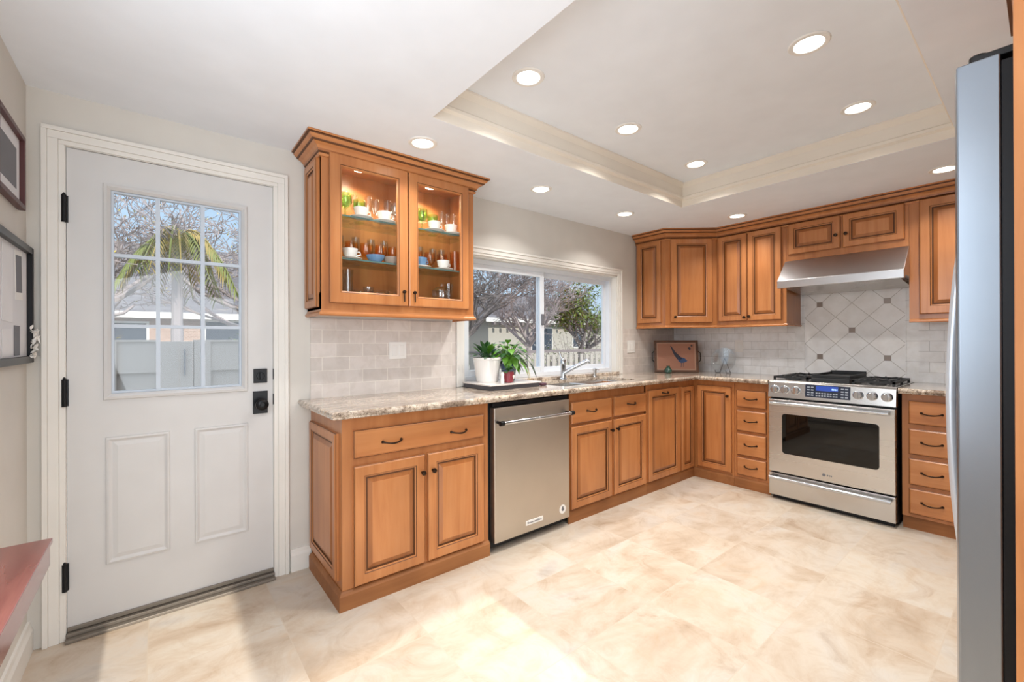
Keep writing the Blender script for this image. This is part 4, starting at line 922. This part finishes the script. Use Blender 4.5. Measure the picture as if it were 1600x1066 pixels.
for i, x in enumerate((2.27, 2.40, 2.455, 2.49)): put(('clear', GF), x, -.10-.03*(i % 2), z, 'tall clear stemmed glass at the back of the top shelf, right side', 'glass', 'stem_glass', group='clear stemware on the top shelf right')
z = SH2
for i, x in enumerate((1.70, 1.79, 1.88, 1.97, 2.05)): put(('clear', GF), x, -.055, z, 'clear stemmed glass behind the amber row, left side of middle shelf', 'glass', 'stem_glass', group='clear stemware behind the left amber row')
for i, x in enumerate((2.19, 2.285, 2.375, 2.44)): put(('clear', GF), x, -.055, z, 'clear stemmed glass behind the amber row, right side of middle shelf', 'glass', 'stem_glass', group='clear stemware behind the right amber row')
put(('cup_white', ()), 1.80, -.20, z, 'white teacup at the left of the middle shelf', 'cup', 'teacup', .2)
put(('blue', BW), 1.94, -.20, z, 'blue bowl on the middle shelf behind the left door', 'bowl', 'bowl')
put(('grey', BW), 2.035, -.20, z, 'grey-brown bowl beside the blue bowl on the middle shelf', 'bowl', 'bowl')
for i, x in enumerate((1.745, 1.84, 1.925, 2.01, 2.09)): put(('amber', GGA), x, -.10, z, 'amber goblet in the row behind the left door', 'glass', 'goblet', group='amber goblets behind the left door')
put(('cup_blue', ()), 2.215, -.20, z, 'pale blue cup behind the right door on the middle shelf', 'cup', 'teacup', .3)
put(('cup_white', ()), 2.37, -.20, z, 'white teacup with saucer behind the right door on the middle shelf', 'cup', 'teacup', .3)
for i, x in enumerate((2.24, 2.33, 2.42)): put(('amber', GGA), x, -.10, z, 'amber goblet in the row behind the right door', 'glass', 'goblet', group='amber goblets behind the right door')
put(('amber', tuple(tumbler(.036, .13))), 2.475, -.17, z, 'tall amber tumbler at the right end of the middle shelf', 'glass', 'tumbler')
z = SH0
put(('clear', tuple(tumbler(.030, .14))), 1.80, -.16, z, 'tall clear vase at the left of the cabinet bottom', 'vase', 'glass_vase')
put(('clear', GT), 1.745, -.19, z, 'clear tumbler in the left corner of the cabinet bottom', 'glass', 'tumbler')
for i, x in enumerate((1.87, 1.96, 2.05)): put(('clear', GB), x, -.20, z, 'low clear cut-glass dish on the cabinet bottom behind the left door', 'dish', 'glass_dish', group='cut-glass dishes on the cabinet bottom')
put(('clear', tuple(bowlp(.03, .06))), 1.93, -.12, z, 'small clear footed bowl behind the cut-glass dishes', 'bowl', 'glass_bowl')
t = thing('lidded_jar', 'clear glass lidded bowl on the cabinet bottom behind the right door', 'jar', (2.37, -.18, z))
b = MB(); b.lathe([(.035, 0), (.055, .01), (.062, .035), (.058, .06), (.054, .06), (.056, .035), (.03, .008), (0, .007)], n=24); b.build('bowl', M['clear'], t, smooth=True)
b = MB(); b.lathe([(.060, .061), (.060, .066), (.035, .085), (.008, .092), (.012, .105), (0, .112)], n=24); b.build('lid', M['clear'], t, smooth=True)
put(('clear', tuple(tumbler(.028, .12))), 2.455, -.12, z, 'clear tumbler behind the lidded bowl', 'glass', 'tumbler')

# ------------------------------------------------------------------ outdoors
M['fence'] = mat('fence_paint', S(176, 168, 160), .8); M['roof'] = mat('grey_shingle', S(120, 116, 120), .9); M['stucco'] = mat('pale_stucco', S(176, 170, 160), .9)
n, b = nodes(M['roof']); pos = n.nodes.new('ShaderNodeNewGeometry').outputs['Position']; br = n.nodes.new('ShaderNodeTexBrick'); br.inputs['Scale'].default_value = 1; br.inputs['Brick Width'].default_value = .5; br.inputs['Row Height'].default_value = .16; br.inputs['Mortar Size'].default_value = .012
br.inputs['Color1'].default_value = S(112, 109, 112); br.inputs['Color2'].default_value = S(96, 93, 97); br.inputs['Mortar'].default_value = S(84, 80, 84)
cx = n.nodes.new('ShaderNodeSeparateXYZ'); cy = n.nodes.new('ShaderNodeCombineXYZ'); n.links.new(pos, cx.inputs[0]); n.links.new(cx.outputs[0], cy.inputs[0]); n.links.new(cx.outputs[2], cy.inputs[1]); n.links.new(cy.outputs[0], br.inputs['Vector']); n.links.new(br.outputs['Color'], b.inputs['Base Color'])
M['brick'] = mat('red_brown_brick', S(170, 140, 124), .9); n, b = nodes(M['brick']); pos = n.nodes.new('ShaderNodeNewGeometry').outputs['Position']; br = n.nodes.new('ShaderNodeTexBrick'); br.inputs['Scale'].default_value = 4
br.inputs['Color1'].default_value = S(176, 146, 130); br.inputs['Color2'].default_value = S(150, 118, 102); br.inputs['Mortar'].default_value = S(196, 184, 172); n.links.new(mapping(n, pos, rot=(PI/2, 0, 0)), br.inputs['Vector']); n.links.new(br.outputs['Color'], b.inputs['Base Color'])
M['ground'] = mat('pale_concrete', S(150, 146, 138), .9); M['bark'] = mat('grey_bark', S(132, 122, 122), .9); M['barkd'] = mat('dark_bark', S(118, 110, 108), .9); M['palmbark'] = mat('pale_palm_trunk', S(160, 152, 154), .9)
M['darkwin'] = mat('dark_window', S(58, 66, 78), .15); M['frond'] = mat('palm_frond', S(118, 126, 62), .6); M['frondy'] = mat('dry_frond', S(160, 140, 80), .7); M['bush'] = mat('bush_leaf', S(118, 138, 66), .7); M['bushy'] = mat('yellow_bush_leaf', S(206, 186, 84), .7)
M['twig'] = mat('pinkish_twig', S(164, 152, 151), .9)
struct(MB().box(-40, 70, WT, 70, -.25, -.12), 'ground', M['ground'])
# fence: separate board panels and posts
def fence_run(x0, x1, y, zt, label):
    t = thing('fence', label, 'fence', ((x0+x1)/2, y, -.12)); xf = Matrix.Translation((-(x0+x1)/2, -y, .12))
    b = MB(); b.box(x0, x1, y, y+.025, -.12, zt-.01); b.box(x0, x1, y-.03, y, zt-.30, zt, 0); b.box(x0, x1, y-.045, y+.03, zt, zt+.02); b.build('board_panel', M['fence'], t, xf=xf)
    x = x0+.075
    while x < x1: MB().box(x-.07, x+.07, y-.05, y-.03, -.12, zt).build('batten', M['fence'], t, xf=xf); x += 1.15
fence_run(-.6, 1.0, 3.0, 1.235, 'painted board fence section left of the gate, seen through the door glass')
fence_run(1.28, 3.2, 3.0, 1.235, 'painted board fence section right of the gate, seen through the door glass')
t = thing('gate', 'pale wooden gate in the fence, seen through the door glass', 'gate', (1.14, 3.0, -.12)); xf = Matrix.Translation((-1.14, -3.0, .12))
MB().box(1.005, 1.275, 2.94, 2.98, -.12, 1.24).build('gate_board', M['fence'], t, xf=xf, bevel=.004)
b = MB(); b.box(1.20, 1.215, 2.915, 2.94, .90, 1.16); b.build('gate_latch', M['greyphoto'], t, xf=xf)
t = thing('railing', 'pale wooden rail fence outside the sink window', 'fence', (6.2, 3.2, -.12)); xf = Matrix.Translation((-6.2, -3.2, .12))
b = MB(); b.box(3.4, 9.5, 3.18, 3.22, 1.02, 1.07); b.box(3.4, 9.5, 3.18, 3.22, .30, .35); b.build('rail', M['bark'], t, xf=xf)
b = MB()
for i in range(40): b.box(3.45+i*.15, 3.53+i*.15, 3.165, 3.18, -.12, .98)
b.build('pickets', M['fence'], t, xf=xf)['kind'] = 'stuff'
# houses
def house(x0, x1, y0, y1, ze, zr, label, wins, wallm, hip=0, dent=None):
    t = thing('house', label, 'house', ((x0+x1)/2, (y0+y1)/2, -.12)); xf = Matrix.Translation((-(x0+x1)/2, -(y0+y1)/2, .12))
    MB().box(x0, x1, y0, y1, -.12, ze).build('wall', wallm, t, xf=xf)
    o_ = .6; ym = (y0+y1)/2; vs = [(x0-o_, y0-o_, ze-.05), (x1+o_, y0-o_, ze-.05), (x1+o_, y1+o_, ze-.05), (x0-o_, y1+o_, ze-.05), (x0-o_+hip, ym, zr), (x1+o_-hip, ym, zr)]
    MB().add(vs, [(0, 1, 5, 4), (2, 3, 4, 5), (1, 2, 5), (3, 0, 4), (3, 2, 1, 0)]).build('roof', M['roof'], t, xf=xf)
    MB().box(x0-o_, x1+o_, y0-o_-.03, y0-o_, ze-.25, ze-.03).build('fascia', M['trim'], t, xf=xf)
    for wx, wz, ww, wh in wins:
        f_ = MB(); f_.box(wx-ww/2, wx+ww/2, y0-.05, y0, wz, wz+wh); f_ = f_.build('window', M['trim'], t, xf=xf); MB().box(wx-ww/2+.08, wx+ww/2-.08, y0-.07, y0-.05, wz+.08, wz+wh-.08).build('pane', M['darkwin'], f_, xf=xf)
    if dent:
        for i in range(dent): MB().box(x0-o_+.35+i*.5, x0-o_+.5+i*.5, y0-o_-.25, y0-o_-.04, ze-.42, ze-.27).build('rafter_tail', M['barkd'], t, xf=xf)
house(-6, 9, 18, 26, 2.35, 5.5, 'neighbouring house with a long grey shingle roof beyond the fence', [(3.3, .9, 1.9, 1.2), (0.0, .9, 1.5, 1.1)], M['brick'])
house(15.2, 25.5, 17, 24, 2.55, 4.4, 'neighbouring house with a low grey hip roof outside the sink window', [(22.5, .8, 1.2, 1.3), (19.2, .6, 1.8, 1.5)], M['stucco'], 3.2, dent=12)
# trees
def limb(b, p, d, L, r, depth, rnd, mi=0, gnarl=.25, ends=None, upb=.12):
    pts = [p]; rad = [r]; n_ = 4 if depth > 1 else 3; dd = Vector(d).normalized()
    for i in range(n_):
        dd = (dd+Vector((rnd.uniform(-gnarl, gnarl), rnd.uniform(-gnarl, gnarl), rnd.uniform(-gnarl, gnarl)+upb))).normalized(); pts.append(pts[-1]+dd*L/n_); rad.append(max(.0062, r*(1-.5*(i+1)/n_)))
    b.tube(pts, rad, 5 if depth > 2 else 3, mi, cap=False)
    if ends is not None and depth <= 1: ends.append(pts[-1]); ends.append(pts[len(pts)//2])
    if depth <= 0: return
    for k in range(rnd.choice((2, 3, 3)) if depth > 1 else 3):
        j = rnd.randint(1, n_); a = rnd.uniform(0, 2*PI); sd = Vector((math.cos(a), math.sin(a), rnd.uniform(-.3, .6)))
        limb(b, pts[j], (dd*.9+sd*.9), L*rnd.uniform(.55, .8), rad[j]*.7, depth-1, rnd, mi, gnarl, ends, upb*.6)
def tree(loc, h, r, seed, label, barkm, leaf=None, nleaf=0, depth=5, lsz=.07, spread=1.0, lean=(0, 0, 1), first=.5, limbs=5):
    rnd = random.Random(seed); t = thing('tree', label, 'tree', loc); b = MB(); ends = []
    L = Vector(lean).normalized(); top = L*h*first; b.tube([Vector((0, 0, 0)), top*.5, top], [r, r*.85, r*.7], 8, 0)
    for k in range(limbs):
        a = 2*PI*k/limbs+rnd.uniform(-.4, .4); limb(b, top*rnd.uniform(.75, 1), Vector((math.cos(a)*spread, math.sin(a)*spread, rnd.uniform(.4, 1))), h*.32, r*.55, depth, rnd, 0, .28, ends)
    b.build('trunk_and_branches', barkm, t, fix=False)
    if leaf:
        f = MB()
        for i in range(nleaf):
            e = rnd.choice(ends)+Vector((rnd.gauss(0, .12), rnd.gauss(0, .12), rnd.gauss(0, .10))); a = rnd.uniform(0, 2*PI)
            f.quadleaf(e, (math.cos(a), math.sin(a), rnd.uniform(-.6, .4)), lsz*rnd.uniform(.7, 1.3), lsz*.5, .3, n=2)
        f.build('leaves', leaf, t, fix=False)
    return t
tree((-.6, 7.0, -.12), 5.0, .13, 3, 'bare branching tree at the upper left through the door glass', M['twig'], M['bushy'], 700, 6, .06, 1.0, (.12, 0, 1), .36, 7)
tree((2.9, 8.0, -.12), 5.4, .12, 7, 'bare twiggy tree at the upper right through the door glass', M['twig'], M['bushy'], 900, 6, .06, 1.0, (-.10, 0, 1), .36, 7)
tree((6.2, 6.2, -.12), 5.0, .10, 21, 'bare dark tree with leaning branches at the left of the sink window', M['barkd'], None, 0, 6, .05, 1.1, (.25, .0, 1), .30, 7)
tree((10.5, 8.2, -.12), 5.4, .11, 33, 'bare grey tree behind the middle of the sink window', M['twig'], None, 0, 6, .05, 1.1, (-.05, 0, 1), .28, 7)
tree((13.2, 8.4, -.12), 4.4, .14, 41, 'leafy green tree at the right of the sink window', M['bark'], M['bush'], 4200, 4, .14, 1.0, (0, 0, 1), .28, 6)
def shrub(loc, sx, sy, h, seed, label, mt, n_=900, lz=.08, woody=True):
    rnd = random.Random(seed); t = thing('shrub', label, 'shrub', loc); f = MB(); b = MB()
    for i in range(26): a = rnd.uniform(0, 2*PI); e = Vector((math.cos(a)*sx*rnd.uniform(.2, .9), math.sin(a)*sy*rnd.uniform(.2, .9), h*rnd.uniform(.6, 1))); b.tube([(e.x*.1, e.y*.1, 0), (e.x*.5, e.y*.5, h*.4), e], [.018, .012, .004], 4, cap=False)
    b.build('stems', M['bark'], t, fix=False)
    for i in range(n_):
        a = rnd.uniform(0, 2*PI); q = math.sqrt(rnd.random()); zz = h*rnd.uniform(.15, 1.05)*(1-.35*q*q); p = (math.cos(a)*sx*q, math.sin(a)*sy*q, zz); an = rnd.uniform(0, 2*PI)
        f.quadleaf(p, (math.cos(an), math.sin(an), rnd.uniform(-.3, .8)), lz*rnd.uniform(.6, 1.3), lz*.5, .3, n=2)
    f.build('leaves', mt, t, fix=False); return t
shrub((.2, 5.6, -.12), .7, .5, 1.62, 5, 'yellow flowering shrub over the fence at the left of the door glass', M['bushy'])
shrub((2.4, 6.2, -.12), .8, .5, 1.55, 6, 'low yellow-green shrub behind the fence right of the palm', M['bush'])
shrub((9.6, 5.4, -.12), 2.2, .6, 1.55, 9, 'pale leafy shrub hedge above the rail outside the sink window', M['fence'], 2400, .07)
shrub((8.1, 4.4, -.12), 1.5, .4, 1.25, 10, 'lower green shrub behind the rail outside the sink window', M['bush'], 700, .07)
# palms
def palm(loc, h, r, seed, label, nfr, fl=1.3, droop=1.0, trunk=True):
    rnd = random.Random(seed); t = thing('palm_tree', label, 'palm', loc); b = MB(); n_ = 14
    b.tube([(0.0, 0, h*i/n_) for i in range(n_+1)], [r*(1.25-.45*i/n_)*(1.05 if i % 2 else .97) for i in range(n_+1)], 12); b.build('trunk', M['palmbark'], t)
    for k in range(nfr):
        a = 2*PI*k/nfr+rnd.uniform(-.3, .3); e = rnd.uniform(.1, 1.1); f = MB(); pts = []; L = fl*rnd.uniform(.8, 1.15)
        for i in range(9):
            s_ = i/8; pts.append(Vector((math.cos(a)*L*s_*math.cos(e)**.6, math.sin(a)*L*s_*math.cos(e)**.6, h+L*s_*math.sin(e)-droop*L*s_*s_*1.1)))
        f.tube(pts, [.025-.02*i/8 for i in range(9)], 4, cap=False)
        for i in range(1, 9):
            for q in range(3):
                p = pts[i-1].lerp(pts[i], q/3); dv = (pts[i]-pts[i-1]).normalized(); sd = dv.cross(Vector((0, 0, 1))).normalized()
                for s2 in (-1, 1): f.quadleaf(p, sd*s2+dv*.7+Vector((0, 0, -.35)), L*.22, .028, .6, n=2)
        f.build('frond', M['frond'] if k % 3 else M['frondy'], t, fix=False)
    return t
palm((1.23, 6.0, -.12), 3.0, .075, 2, 'pale-trunked palm in the middle of the door glass', 19, .85, 1.35)
palm((-.35, 5.2, -.12), 2.2, .12, 8, 'arching palm at the left of the door glass', 9, 1.5, .9)
